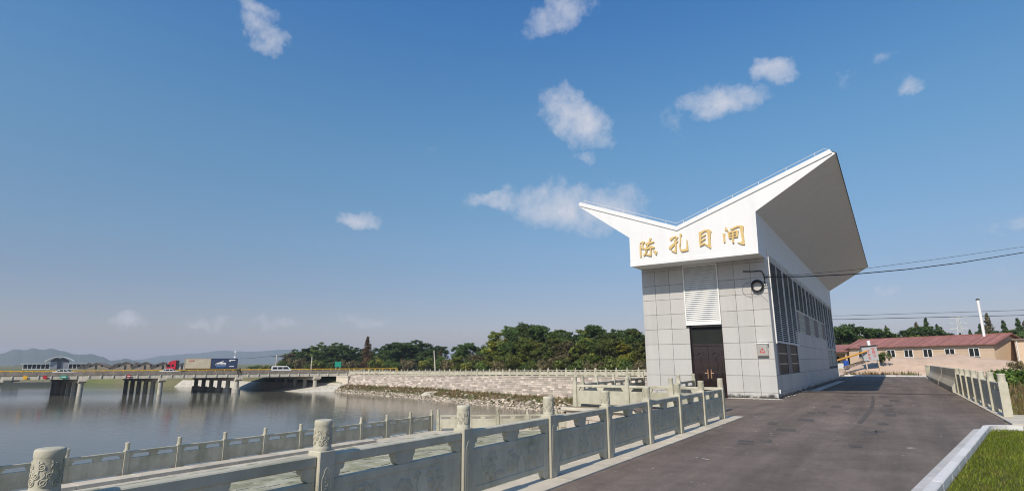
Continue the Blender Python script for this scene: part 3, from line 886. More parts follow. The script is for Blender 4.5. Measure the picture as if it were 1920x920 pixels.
slab = MB(); slab.prism([(-1.7, -.9), (1.4, -1.1), (1.8, .8), (-1.0, 1.2)], -.12, .12, 'z')
so = slab.build('broken_slab', MT['plinth'], None, (-78.9, 85.6, -4.5), .4); so.rotation_euler = (.35, -.1, .4)
tag(so, 'broken pale concrete slab lying on the far river bank', 'slab')
wd = MB()
def tuft(b, p, h, n, r, spread=.5):
    for k in range(n):
        a = r.uniform(0, 6.28); q = Vector((cos(a), sin(a), 0)); hh = h*r.uniform(.5, 1.1)
        side = Vector((-q.y, q.x, 0))*hh*.07
        base = p + q*r.uniform(0, h*.35); tip = base + q*hh*spread*r.uniform(.2, 1) + Vector((0,0,hh))
        b.tint = r.random(); b.add([base-side, base+side, tip], [(0,1,2)])
for i in range(2600):
    t = rb.random(); s = rb.uniform(0, .62) if rb.random() < .85 else rb.uniform(.3, .85)
    a = along(fw_, t); a = Vector((a.x, a.y-1.0, BASE+.25)); c = along(wl, t); c = Vector((c.x, c.y-1.2, WATER_Z-.3))
    p = a.lerp(c, s); p.z += .32*sin(pi*s)
    tuft(wd, p, rb.uniform(.25, .7), 9, rb)
tag(wd.build('bank_weeds', MT['weed']), 'dry brown and green weeds growing below the far river wall', 'weeds', kind='stuff')
# ================================================================ GATEHOUSE
GX0, GX1, GY0, GY1, FY = -11.07, -4.68, 29.10, 64.3, 27.56
CHARS = {
  'chen': [
    [(-10.491,7.835),(-10.404,7.824),(-10.42,7.183),(-10.451,7.159),(-10.507,7.184),(-10.496,7.74)],
    [(-10.486,7.929),(-10.326,8.014),(-10.192,7.987),(-10.184,7.952),(-10.296,7.849),(-10.253,7.654),(-10.233,7.591),(-10.292,7.574),(-10.415,7.626),(-10.423,7.661),(-10.33,7.654),(-10.362,7.876),(-10.379,7.92),(-10.468,7.904)],
    [(-9.924,8.142),(-9.82,8.119),(-9.844,8.037),(-9.918,7.911),(-10.009,7.892),(-9.949,8.032)],
    [(-10.175,7.881),(-10.004,7.91),(-9.698,7.947),(-9.679,7.869),(-9.933,7.819),(-10.011,7.794),(-10.088,7.785),(-10.145,7.801)],
    [(-10.047,7.836),(-9.942,7.827),(-10.024,7.739),(-10.068,7.632),(-10.198,7.531),(-10.234,7.573),(-10.112,7.694)],
    [(-10.216,7.555),(-10.073,7.636),(-9.961,7.672),(-9.938,7.738),(-9.862,7.729),(-9.714,7.668),(-9.665,7.602),(-9.679,7.563),(-9.834,7.563),(-9.987,7.553),(-10.2,7.506)],
    [(-9.931,7.597),(-9.848,7.587),(-9.861,7.205),(-9.895,7.163),(-10.008,7.185),(-10.175,7.269),(-10.206,7.323),(-9.975,7.269),(-9.94,7.298)],
    [(-10.114,7.491),(-10.074,7.463),(-10.21,7.254),(-10.255,7.212),(-10.301,7.245),(-10.313,7.279)],
    [(-9.782,7.48),(-9.726,7.469),(-9.55,7.365),(-9.575,7.257),(-9.61,7.205),(-9.65,7.237)],
  ],
  'kong': [
    [(-8.848,7.983),(-8.523,8.078),(-8.4,7.979),(-8.51,7.865),(-8.581,7.889),(-8.521,7.977),(-8.601,8.002),(-8.79,7.842),(-8.844,7.908)],
    [(-8.649,7.828),(-8.582,7.878),(-8.535,7.854),(-8.521,7.784),(-8.424,7.808),(-8.433,7.76),(-8.541,7.677),(-8.841,7.383),(-8.936,7.477),(-8.924,7.516),(-8.656,7.715),(-8.599,7.763)],
    [(-8.601,7.638),(-8.518,7.692),(-8.541,7.212),(-8.584,7.171),(-8.81,7.303),(-8.802,7.342),(-8.62,7.308)],
    [(-8.319,8.161),(-8.23,8.149),(-8.208,8.082),(-8.263,8.007),(-8.289,7.691),(-8.324,7.513),(-8.332,7.396),(-8.285,7.345),(-8.198,7.316),(-8.046,7.344),(-8.01,7.475),(-7.996,7.799),(-7.961,7.794),(-7.934,7.429),(-7.936,7.231),(-8.242,7.191),(-8.311,7.236),(-8.373,7.373),(-8.384,7.52),(-8.333,7.751),(-8.323,8.024)],
  ],
  'mu': [
    [(-7.359,8.086),(-7.193,8.106),(-7.227,7.971),(-7.26,7.781),(-7.287,7.591),(-7.31,7.478),(-7.337,7.365),(-7.361,7.426),(-7.367,7.717)],
    [(-7.355,8.09),(-7.072,8.183),(-6.887,8.186),(-6.781,8.133),(-6.737,8.055),(-6.793,7.967),(-6.945,8.026),(-6.985,8.109),(-7.078,8.093),(-7.225,8.0)],
    [(-6.942,8.068),(-6.768,8.063),(-6.818,7.647),(-6.809,7.244),(-6.843,7.2),(-7.127,7.451),(-7.096,7.49),(-6.94,7.413),(-6.933,7.816)],
    [(-7.264,7.797),(-7.262,7.875),(-7.032,7.968),(-7.019,7.904)],
    [(-7.296,7.588),(-7.286,7.678),(-7.056,7.774),(-7.049,7.701)],
    [(-7.366,7.423),(-7.324,7.495),(-7.119,7.55),(-7.083,7.498),(-7.142,7.443),(-7.337,7.365)],
  ],
  'zha': [
    [(-6.035,8.2),(-5.944,8.007),(-5.974,7.973),(-6.069,7.996),(-6.108,8.068)],
    [(-6.221,7.883),(-6.094,7.866),(-6.12,7.708),(-6.12,7.443),(-6.171,7.403),(-6.203,7.444),(-6.197,7.68)],
    [(-5.851,8.07),(-5.527,8.175),(-5.353,8.178),(-5.217,8.111),(-5.222,8.056),(-5.258,7.837),(-5.248,7.556),(-5.235,7.22),(-5.265,7.202),(-5.367,7.218),(-5.448,7.265),(-5.57,7.355),(-5.363,7.353),(-5.346,7.457),(-5.381,7.853),(-5.397,8.071),(-5.463,8.109),(-5.786,8.0)],
    [(-5.977,7.935),(-5.883,7.9),(-5.888,7.829),(-5.908,7.661),(-5.906,7.576),(-5.95,7.62),(-5.979,7.803)],
    [(-5.972,7.931),(-5.493,7.963),(-5.475,7.923),(-5.499,7.885),(-5.922,7.848)],
    [(-5.563,7.95),(-5.474,7.93),(-5.526,7.63),(-5.616,7.63)],
    [(-5.935,7.646),(-5.797,7.665),(-5.535,7.668),(-5.54,7.609),(-5.713,7.621),(-5.909,7.577)],
    [(-5.912,7.756),(-5.593,7.807),(-5.597,7.755),(-5.908,7.703)],
    [(-5.766,7.925),(-5.693,7.915),(-5.727,7.412),(-5.713,7.373),(-5.771,7.343),(-5.807,7.376)],
  ],
}
gate = empty('gatehouse', ((GX0+GX1)/2, GY0, 0))
tag(gate, 'white sluice gatehouse with grey tiled walls and butterfly roof beside the road', 'building')
ox, oy = gate.location.x, gate.location.y
def gl(x, y, z=0): return (x-ox, y-oy, z)
def gbox(name, m, x0, x1, y0, y1, z0, z1, bev=0, parent=gate):
    b = MB()
    if bev: b.bbox(x0-ox, x1-ox, y0-oy, y1-oy, z0, z1, bev)
    else: b.box(x0-ox, x1-ox, y0-oy, y1-oy, z0, z1)
    return b.build(name, m, parent)
DX0, DX1, DZ = -8.63, -6.985, 3.58      # door opening
LX0, LX1 = -8.775, -6.99                # louvre above the door
# core walls (dark joints show between the tiles); the doorway is left open
for (x0, x1, z0, z1) in ((GX0+.03, DX0, -.3, 6.74), (DX1, GX1-.03, -.3, 6.74), (DX0, DX1, DZ, 6.74)):
    gbox('wall', MT['joint'], x0, x1, GY0+.03, GY0+.33, z0, z1)
gbox('wall', MT['joint'], GX0+.03, GX0+.33, GY0+.33, GY1, -.3, 6.74)
gbox('wall', MT['joint'], GX1-.33, GX1-.03, GY0+.33, GY1, -.3, 6.74)
gbox('wall', MT['tile'], GX0+.33, GX1-.33, GY1-.3, GY1, -.3, 6.74)
gbox('floor', MT['concrete'], DX0-1, DX1+1, GY0+.33, GY0+3, -.2, -.01)
# dirt splash at the foot of the front wall has its own material with a ragged edge
def stained_tile():
    m = MT['tile'].copy(); m.name = 'granite_tile_stained'
    N, L = m.node_tree.nodes, m.node_tree.links
    b = N['Principled BSDF']; src = b.inputs['Base Color'].links[0].from_socket
    g = N.new('ShaderNodeNewGeometry'); sx = N.new('ShaderNodeSeparateXYZ'); L.new(g.outputs['Position'], sx.inputs[0])
    n = N.new('ShaderNodeTexNoise'); n.inputs['Scale'].default_value = 2.3; n.inputs['Detail'].default_value = 9; n.inputs['Roughness'].default_value = .75; L.new(g.outputs['Position'], n.inputs['Vector'])
    a = N.new('ShaderNodeMath'); a.operation = 'MULTIPLY_ADD'; L.new(n.outputs['Fac'], a.inputs[0]); a.inputs[1].default_value = -.75; L.new(sx.outputs['Z'], a.inputs[2])
    r = N.new('ShaderNodeMapRange'); L.new(a.outputs[0], r.inputs['Value'])
    r.inputs['From Min'].default_value = -.30; r.inputs['From Max'].default_value = -.17; r.inputs['To Min'].default_value = 1; r.inputs['To Max'].default_value = 0
    mx = N.new('ShaderNodeMix'); mx.data_type = 'RGBA'; L.new(r.outputs[0], mx.inputs['Factor']); L.new(src, mx.inputs['A']); mx.inputs['B'].default_value = (.05, .048, .045, 1)
    L.new(mx.outputs['Result'], b.inputs['Base Color']); return m
MT['tile_stain'] = stained_tile()
zr = [-.05, .28] + [.28 + .787*k for k in range(1, 9)] + [6.735]
cols = [(-11.07, -10.335), (-10.335, -9.55), (-9.55, -8.775), (-6.99, -6.205), (-6.205, -5.43), (-5.43, -4.68)]
rt = random.Random(31)
for (x0, x1) in cols:
    for z0, z1 in zip(zr[:-1], zr[1:]):
        if z1 - z0 < .05: continue
        xa, xb = x0, x1
        if x1 == -8.775 and z1 < DZ: xb = DX0          # tiles return to the narrower doorway
        w, h = xb-xa-.014, z1-z0-.014
        me = cached(('tile', round(w, 3), round(h, 3), z0 < 0.2), lambda: MB().bbox(0, w, -.035, 0, 0, h, .003).mesh('tile', MT['tile_stain'] if z0 < .2 else MT['tile']))
        o = inst('tile', me, gate, gl(xa+.007, GY0+.03 - rt.uniform(0, .003), z0+.007))
# long side towards the road: courses of slabs
def side_slabs(y0, y1, zs_, step):
    n = max(1, round((y1-y0)/step)); st = (y1-y0)/n
    for z0, z1 in zip(zs_[:-1], zs_[1:]):
        for k in range(n):
            me = cached(('sslab', round(st, 3), round(z1-z0, 3), z0 < .2), lambda: MB().bbox(-.035, 0, 0, st-.012, 0, z1-z0-.014, .003).mesh('tile', MT['tile_stain'] if z0 < .2 else MT['tile']))
            inst('tile', me, gate, gl(GX1 + rt.uniform(0, .003), y0 + k*st + .006, z0 + .007))
side_slabs(GY0+.01, GY1, [-.05, .28, 1.09], 1.6)
side_slabs(37.15, 54.2, [1.09, 1.87, 2.66, 3.52], 1.6)
gbox('side_band', MT['white'], GX1-.05, GX1+.012, GY0+.9, GY1, 7.12, 8.76)
gbox('corner_pier', MT['tile'], GX1-.04, GX1+.004, GY0+.035, GY0+.78, 1.10, 6.73, .003)
# left side (towards the river): courses
for z0, z1 in zip(zr[:-1], zr[1:]):
    if z1-z0 < .05: continue
    for k in range(9):
        me = cached(('lslab', round(z1-z0, 3)), lambda: MB().bbox(0, .035, 0, 3.895, 0, z1-z0-.014, .003).mesh('tile', MT['tile']))
        inst('tile', me, gate, gl(GX0-.005, GY0+.01 + k*3.908, z0+.007))
# roof: butterfly section carried through the whole length
sec = [(-11.07, 6.74), (-11.06, 8.31), (-14.04, 10.55), (-14.03, 10.70), (-8.46, 8.45), (-1.19, 11.05), (-1.05, 10.92), (-4.64, 8.76), (-4.68, 6.74)]
b = MB(); b.prism([(x-ox, z) for x, z in sec], FY-oy, GY1+.6-oy, 'y')
roof = b.build('roof', MT['white'], gate)
# coping along the front edge, with its shadow gap below; left and right wing
def bar(p, q, w, y0, y1, up=0.0):
    (x0, z0), (x1, z1) = p, q; L = hypot(x1-x0, z1-z0); n = (-(z1-z0)/L, (x1-x0)/L)
    if n[1] < 0: n = (-n[0], -n[1])
    a = [(x0+n[0]*up, z0+n[1]*up), (x1+n[0]*up, z1+n[1]*up), (x1+n[0]*(up+w), z1+n[1]*(up+w)), (x0+n[0]*(up+w), z0+n[1]*(up+w))]
    return MB().prism([(x-ox, z) for x, z in a], y0-oy, y1-oy, 'y')
cop = [(-14.05, 10.60), (-8.46, 8.345), (-1.20, 10.945), (-1.271, 11.143), (-8.455, 8.57), (-13.971, 10.795)]
MB().prism([(x-ox, z) for x, z in cop], FY-.05-oy, FY+.25-oy, 'y').build('coping', MT['white'], roof)
bar((-1.21, 11.03), (-1.04, 10.90), .03, FY-.02, GY1+.62).build('edge_trim', MT['darktrim'], roof)
gbox('fascia_drip', MT['white'], GX0+.0, GX1-.0, FY-.025, FY+.01, 6.72, 6.90, 0, gate)
# lightning wire on short stand-offs
wire = MB()
pts = []
for (p, q, n) in (((-13.85, 10.74), (-8.62, 8.62), 5), ((-8.30, 8.62), (-1.45, 11.08), 6)):
    for k in range(n):
        t = (k+.15)/(n-.5); x, z = p[0]+(q[0]-p[0])*t, p[1]+(q[1]-p[1])*t
        wire.tube([(x-ox, FY+.05-oy, z-.02), (x-ox, FY+.05-oy, z+.17)], .012, 5)
pts = [(-13.9, FY+.05, 10.80), (-13.75, FY+.05, 10.88), (-8.5, FY+.05, 8.76), (-8.35, FY+.05, 8.78), (-1.5, FY+.05, 11.24), (-1.3, FY+.05, 11.15)]
wire.tube([gl(*p) for p in pts], .011, 5)
wire.build('lightning_wire', MT['slat'], roof)
# gilded characters: one mesh each, strokes raised from the fascia
for ci, (nm, strokes) in enumerate(CHARS.items()):
    b = MB()
    for k, poly in enumerate(strokes):
        b.prism([(x-ox, z) for x, z in poly], FY-.055-.003*k-oy, FY-.004-oy, 'y')
    o = b.build('gold_character', MT['gold'], gate)
    o['label'] = 'raised gilded brush character, ' + ('first', 'second', 'third', 'fourth')[ci] + ' from the left on the white fascia'
# louvre panel above the door
lv = gbox('louvre', MT['greyvoid'], LX0+.04, LX1-.04, GY0-.005, GY0+.025, DZ+.18, 6.73)
for (x0, x1, z0, z1) in ((LX0, LX0+.06, DZ, 6.735), (LX1-.06, LX1, DZ, 6.735), (LX0+.06, LX1-.06, DZ, DZ+.19), (LX0+.06, LX1-.06, 6.67, 6.735)):
    gbox('louvre_frame', MT['whitemetal'], x0, x1, GY0-.075, GY0+.028, z0, z1, .006, lv)
w = LX1-LX0-.13
sm = MB().add([(0,-.06,0),(w,-.06,0),(w,-.005,.062),(0,-.005,.062),(0,-.06,.016),(w,-.06,.016),(w,-.005,.078),(0,-.005,.078)], [(0,3,2,1),(4,5,6,7),(0,1,5,4),(1,2,6,5),(2,3,7,6),(3,0,4,7)]).mesh('slat', MT['whitemetal'])
for k in range(29): inst('slat', sm, lv, gl(LX0+.065, GY0, DZ+.21 + k*.1005))
# door: frame, transom, two carved leaves
dy = GY0 + .16
door = gbox('door', MT['door'], DX0+.06, DX1-.06, dy+.06, dy+.10, -.02, 2.55)
for (x0, x1, z0, z1) in ((DX0, DX0+.07, -.05, DZ), (DX1-.07, DX1, -.05, DZ), (DX0+.07, DX1-.07, 2.52, 2.64), (DX0+.07, DX1-.07, DZ-.10, DZ-.001)):
    gbox('door_frame', MT['door'], x0, x1, dy-.03, dy+.12, z0, z1, .008, door)
gbox('transom', MT['glassdark'], DX0+.07, DX1-.07, dy+.03, dy+.06, 2.64, DZ-.10, 0, door)
gbox('jamb', MT['darktrim'], DX0-.001, DX0+.012, GY0+.0, dy-.03, -.05, DZ-.002, 0, door)
xm = (DX0+DX1)/2
for s in (-1, 1):
    x0, x1 = (DX0+.075, xm-.006) if s < 0 else (xm+.006, DX1-.075)
    lf = gbox('leaf', MT['door'], x0, x1, dy, dy+.055, .0, 2.515, .006, door)
    W = x1-x0; c = (x0+x1)/2
    def rp_(xa, xb, za, zb): gbox('raised_panel', MT['door'], xa, xb, dy-.022, dy+.002, za, zb, .010, lf)
    # arched upper field: centre panel, side strips, corner blocks
    rp_(c-.085, c+.085, 1.32, 2.02); rp_(x0+.09, c-.17, 1.32, 1.92); rp_(c+.17, x1-.09, 1.32, 1.92)
    rp_(x0+.09, c-.14, 2.06, 2.30); rp_(c+.14, x1-.09, 2.06, 2.30)
    arch = MB(); arch.tube([gl(c + .16*cos(t), dy-.004, 2.03 + .16*sin(t)) for t in [pi*i/10 for i in range(11)]], .024, 6); arch.build('arch_moulding', MT['door'], lf)
    tw = MB()
    for k in range(8): tw.tube([gl(c + .04*cos(t), dy-.022, 1.38 + k*.08 + .035*sin(t)) for t in [2*pi*i/8 for i in range(9)]], .009, 5)
    tw.build('scroll_carving', MT['door'], lf)
    rp_(x0+.09, x1-.09, .98, 1.20)
    tw = MB()
    for k in range(6): tw.tube([gl(x0+.17 + k*(W-.34)/5 + .04*cos(t), dy-.023, 1.09 + .05*sin(t)) for t in [2*pi*i/8 for i in range(9)]], .009, 5)
    tw.build('scroll_carving', MT['door'], lf)
    rp_(x0+.09, c-.02, .52, .86); rp_(c+.02, x1-.09, .52, .86); rp_(x0+.09, x1-.09, .12, .42)
    hx = xm + s*.085
    h = MB(); h.bbox(hx-.028-ox, hx+.028-ox, dy-.02-oy, dy-oy, .90, 1.36, .008)
    h.tube([gl(hx, dy-.01, 1.16), gl(hx, dy-.06, 1.16), gl(hx+s*.14, dy-.06, 1.16)], .016, 6); h.tube([gl(hx, dy-.015, 1.34), gl(hx, dy-.035, 1.31)], [.03, .018], 8); h.tube([gl(hx, dy-.015, .95), gl(hx, dy-.035, .95)], .02, 8)
    h.build('handle', MT['brass'], lf, smooth=False)
# louvre bays on the long side
def bay(y0, y1, z0, z1, slats_each, mullions):
    f = gbox('louvre_bay', MT['darkvoid'], GX1-.03, GX1-.012, y0, y1, z0, z1)
    for (a, c, za, zb) in ((y0, y0+.05, z0, z1), (y1-.05, y1, z0, z1), (y0+.05, y1-.05, z0, z0+.06), (y0+.05, y1-.05, z1-.06, z1)):
        gbox('louvre_frame', MT['whitemetal'], GX1-.028, GX1+.05, a, c, za, zb, .006, f)
    for k in range(mullions):
        yy = y0 + (y1-y0)*(k+1)/(mullions+1)
        gbox('mullion', MT['slat'], GX1-.01, GX1+.045, yy-.02, yy+.02, z0+.061, z1-.061, 0, f)
    n = int((z1-z0-.14)/.105); L = y1-y0-.15
    vs_, fs_ = [(.010,0,.030),(.045,0,0),(.045,L,0),(.010,L,.030),(.010,0,.042),(.045,0,.012),(.045,L,.012),(.010,L,.042)], [(0,3,2,1),(4,5,6,7),(0,1,5,4),(1,2,6,5),(2,3,7,6),(3,0,4,7)]
    if slats_each:
        me = MB().add(vs_, fs_).mesh('slat', MT['slat'])
        for k in range(n): inst('slat', me, f, gl(GX1-.006, y0+.075, z0+.07 + k*.105))
    else:
        b = MB()
        for k in range(n): b.add([(v[0]+GX1-.006-ox, v[1]+y0+.075-oy, v[2]+z0+.07+k*.105) for v in vs_], fs_)
        tag(b.build('slats', MT['slat'], f), kind='stuff')
bay(29.92, 34.0, 2.65, 7.12, True, 1); bay(34.02, 38.0, 2.65, 7.12, True, 1)
for y0, y1 in ((38.02, 43.98), (44.0, 49.88), (49.9, 55.6)): bay(y0, y1, 4.80, 7.10, False, 2)
bay(55.62, 59.8, 2.75, 7.10, False, 1); bay(59.82, 63.9, 2.75, 7.10, False, 1)
# windows with infill of brown facing tile
def window(y0, y1, z0, z1, rows_, glass, fr):
    w = gbox('window', glass, GX1-.0285, GX1-.021, y0, y1, z0, z1)
    for (a, c, za, zb) in ((y0, y0+.06, z0, z1), (y1-.06, y1, z0, z1), (y0+.06, y1-.06, z0, z0+.06), (y0+.06, y1-.06, z1-.06, z1)):
        gbox('window_frame', fr, GX1-.03, GX1-.004, a, c, za, zb, 0, w)
    for k in range(1, rows_):
        zz = z0 + (z1-z0)*k/rows_
        gbox('glazing_bar', MT['cream'], GX1-.03, GX1-.008, y0+.06, y1-.06, zz-.022, zz+.022, 0, w)
for (y0, y1) in ((29.75, 30.30), (33.0, 34.3), (36.85, 37.15)): gbox('brick_infill', MT['brick'], GX1-.03, GX1+.002, y0, y1, 1.10, 2.645)
window(30.30, 33.0, 1.10, 2.645, 3, MT['glassdark'], MT['darktrim']); window(34.3, 36.85, 1.10, 2.645, 3, MT['glassdark'], MT['darktrim'])
MT['blind'] = mat('window_blind', (.42, .40, .34), .7, .08)
for (y0, y1) in ((38.02, 39.25), (42.15, 44.55), (47.5, 49.85), (53.3, 55.5)): gbox('brick_infill', MT['brick'], GX1-.03, GX1+.002, y0, y1, 3.53, 4.79)
for (y0, y1) in ((39.25, 42.15), (44.55, 47.5), (49.85, 53.3)): window(y0, y1, 3.53, 4.79, 3, MT['blind'], MT['cream'])
gbox('brick_infill', MT['tile'], GX1-.03, GX1+.001, 54.2, 55.55, 1.10, 3.52)
for (y0, y1) in ((55.6, 59.0), (59.4, 62.9)): window(y0, y1, 1.3, 2.74, 3, MT['blind'], MT['cream'])
for (y0, y1) in ((59.0, 59.4), (62.9, 64.2)): gbox('brick_infill', MT['brick'], GX1-.03, GX1+.001, y0, y1, 1.10, 2.74)
dp = MB(); dp.tube([gl(GX1+.05, GY0+.62, 7.35), gl(GX1+.05, GY0+.62, 2.6)], .035, 10)
dp.build('drain_pipe', MT['whitemetal'], gate)
gbox('plinth_strip', MT['plinth'], -6.9, GX1+.1, GY0-.28, GY0-.02, -.03, .02, .004)
rub = MB(); rr2 = random.Random(8)
for k in range(150):
    if k < 100: x, y = rr2.uniform(-6.9, -4.4), GY0 - .30 - abs(rr2.gauss(0, .10))
    else: x, y = GX1 + .03 + abs(rr2.gauss(0, .10)), rr2.uniform(29.3, 40)
    s_ = rr2.uniform(.008, .032); rub.tint = rr2.random()
    rub.add([(x-ox + s_*rr2.uniform(.6,1.3)*cos(a), y-oy + s_*rr2.uniform(.6,1.3)*sin(a), zz) for zz in (0.0, s_*.9) for a in (0, 1.6, 3.1, 4.7)], [(4,5,6,7),(0,1,5,4),(1,2,6,5),(2,3,7,6),(3,0,4,7)])
tag(rub.build('mortar_crumbs', MT['kerb'], gate), kind='stuff')
pb = MB(); pb.bbox(-.03, .03, -.05, .05, .25, .42, .006); pb.build('socket_box', MT['whitemetal'], gate, gl(GX1+.03, GY0+.35, 0))

# electricity cabinet on the front wall
eb = empty('meter_box', (-5.17, GY0-.005, 1.96)); tag(eb, 'grey steel meter box with red warning triangle on the front wall', 'meter box')
MB().bbox(-.25, .25, -.17, 0, .03, .60, .008).build('case', MT['steel'], eb)
MB().bbox(-.28, .28, -.20, .005, .601, .635, .006).build('hood', MT['whitemetal'], eb)
MB().bbox(-.215, .20, -.184, -.171, .06, .57, .005).build('door', MT['steel'], eb)
t = MB()
tri = [(-.115, .21), (.115, .21), (0, .40)]
for k in range(3):
    p, q = tri[k], tri[(k+1) % 3]; t.tube([(p[0], -.187, p[1]), (q[0], -.187, q[1])], .012, 5)
t.prism([(-.005, .35), (.02, .35), (.006, .305), (.022, .305), (-.014, .235), (-.002, .285), (-.02, .285)], -.190, -.185, 'y')
for k in range(4): 
    x = -.09 + k*.05
    t.box(x, x+.036, -.190, -.1855, .175, .183); t.box(x, x+.036, -.190, -.1855, .150, .158); t.box(x+.014, x+.022, -.1905, -.1856, .145, .19)
t.build('warning_sign', MT['red'], eb)
MB().lathe([(.02, 0), (.02, .03), (.012, .035)], 10).build('lock', MT['whitemetal'], eb, (.15, -.20, .34))
# coil of spare cable
cr = random.Random(4)
cb = empty('cable_coil', (-5.13, GY0-.06, 5.36)); tag(cb, 'black coil of cable hanging on the front wall below the fascia', 'cable coil')
b = MB()
for k in range(9):
    R_ = .215 + cr.uniform(0, .075); oz = cr.uniform(-.015, .015)
    b.tube([(R_*cos(t), -.03 - (k % 3)*.03, oz + R_*1.04*sin(t)) for t in [2*pi*i/32 for i in range(33)]], .019, 6, False)
b.build('coil', MT['black'], cb)
b = MB()
b.tube([(-.42 + .30*cos(t)*1.0, -.01, -.12 + .33*sin(t)) for t in [1.2 + 4.9*i/30 for i in range(31)]], .006, 5)
b.tube([(-.40, -.01, -.50), (-.15, -.01, -.48), (.1, -.01, -.40), (.42, -.01, -.78)], .005, 5)
b.build('loose_wire', MT['black'], cb)
b = MB(); b.tube([(-.575, -.015, .79), (-.55, -.02, .79), (-.2, -.02, .75), (.0, -.02, .75), (.16, -.02, .755), (.25, -.02, .72), (.30, -.02, .64), (.345, -.02, .5), (.36, -.03, .38), (.35, -.04, .1)], [.04, .026, .024, .024, .024, .024, .024, .024, .024, .024], 8)
b.build('feed_pipe', MT['black'], cb)
ib = empty('insulator_bracket', (-4.80, GY0-.04, 5.50)); tag(ib, 'small bracket of pale insulators holding the cables at the wall corner', 'bracket')
MB().box(-.11, .13, -.03, .035, .0, .03).build('arm', MT['slat'], ib); MB().box(-.11, .13, -.031, .034, -.22, -.19).build('arm', MT['slat'], ib)
for k in range(3):
    for z in (-.12, .08): MB().lathe([(.02, 0), (.034, .01), (.022, .03), (.034, .05), (.018, .075)], 10).build('insulator', MT['whitemetal'], ib, (-.08 + k*.085, -.05, z))
# overhead service cables leaving the corner, and the pole that carries them outside the picture
def cable(name, pts, r, label, group=None):
    o = MB().tube(pts, r, 6).build(name, MT['black']); tag(o, label, 'cable', group); return o
cable('overhead_cable', [(-4.71, 29.02, 5.78), (-3.45, 31.1, 5.94), (-1.26, 34.64, 6.32), (1.23, 38.69, 6.89), (4.1, 43.34, 7.66), (8.2, 50.0, 8.92), (10.4, 53.6, 9.75)], .028, 'thick black overhead cable from the gatehouse corner', 'cables at the gatehouse')
cable('overhead_cable', [(-4.8, 28.98, 5.86), (-3.44, 31.11, 6.04), (-.76, 35.46, 6.68), (2.97, 41.51, 7.75), (8.29, 50.14, 9.34), (10.4, 53.6, 10.05)], .011, 'thin black overhead cable from the gatehouse corner, the upper one', 'cables at the gatehouse')
up_ = empty('utility_pole', (10.4, 53.7, -1.75)); tag(up_, 'concrete utility pole right of the road carrying the gatehouse cables', 'utility pole')
MB().tube([(0,0,0), (0,0,12.2)], [.17, .1], 12).build('pole', MT['concrete'], up_); MB().box(-.7, .7, -.05, .05, 11.4, 11.5).build('crossarm', MT['darktrim'], up_)

# ================================================================ CONCRETE BARRIERS ON THE RIGHT
prof = [(-.30, 0), (-.30, .28), (-.27, .34), (-.10, .62), (-.05, .78), (0.0, 1.24), (.03, 1.26), (.20, 1.26), (.23, 1.24), (.30, .6), (.34, .0)]
bme = MB().prism(prof, 0, 3.93, 'y').mesh('barrier', MT['barrier'])
words = ['nearest', 'second', 'third', 'fourth', 'fifth', 'sixth', 'farthest']
for k in range(7):
    o = inst('concrete_barrier', bme, None, (2.76 + RND.uniform(-.015, .015), 39.4 + k*3.96, .03))
    tag(o, words[k] + (' of the seven concrete road barriers on the right' if k in (0, 6) else ' concrete road barrier from the near end on the right'), 'barrier', 'concrete road barriers')
# ================================================================ ROAD BRIDGE OVER THE RIVER
BD = Vector((.586, .81)).normalized()            # along the bridge, towards the right-hand bank
RD = Vector((-.996, .093)).normalized()          # along the pier rows, away from us
BE = Vector((-118.45, 98.04))                    # near edge at the abutment
DECK = -.95
def bp(t, s, z): 
    p = BE - BD*t + RD*s; return (p.x, p.y, z)
bridge = empty('road_bridge', (BE.x, BE.y, 0)); tag(bridge, 'long low concrete road bridge on round columns across the river', 'bridge')
def bprism(name, m, t0, t1, s0, s1, z0, z1, parent=bridge):
    q = [bp(t0, s0, 0), bp(t1, s0, 0), bp(t1, s1, 0), bp(t0, s1, 0)]
    vs = [(p[0]-BE.x, p[1]-BE.y, z0) for p in q] + [(p[0]-BE.x, p[1]-BE.y, z1) for p in q]
    return MB().add(vs, [(0,3,2,1),(4,5,6,7),(0,1,5,4),(1,2,6,5),(2,3,7,6),(3,0,4,7)]).build(name, m, parent)
T1 = 150
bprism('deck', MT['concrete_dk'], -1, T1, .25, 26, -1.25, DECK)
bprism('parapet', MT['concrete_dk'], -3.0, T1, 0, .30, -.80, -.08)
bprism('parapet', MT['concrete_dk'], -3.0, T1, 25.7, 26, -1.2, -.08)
PT = [8.0, 26.2, 42.5, 58.2, 73.4, 89.5, 105.5, 121.5, 137.5]
prev = -1.0
for t in PT + [T1]:
    for s in (.12, 5, 10, 15, 20, 25.2):
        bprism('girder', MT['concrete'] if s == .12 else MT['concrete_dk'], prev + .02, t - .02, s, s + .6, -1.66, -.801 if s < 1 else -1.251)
    prev = t
k = 0; t = .6
while t < T1 - 2:                                  # cantilever ribs throw the slanting marks along the edge beam
    bprism('rib', MT['concrete'], t, t + .16, -.08, .119, -1.42, -.80); t += 2.35
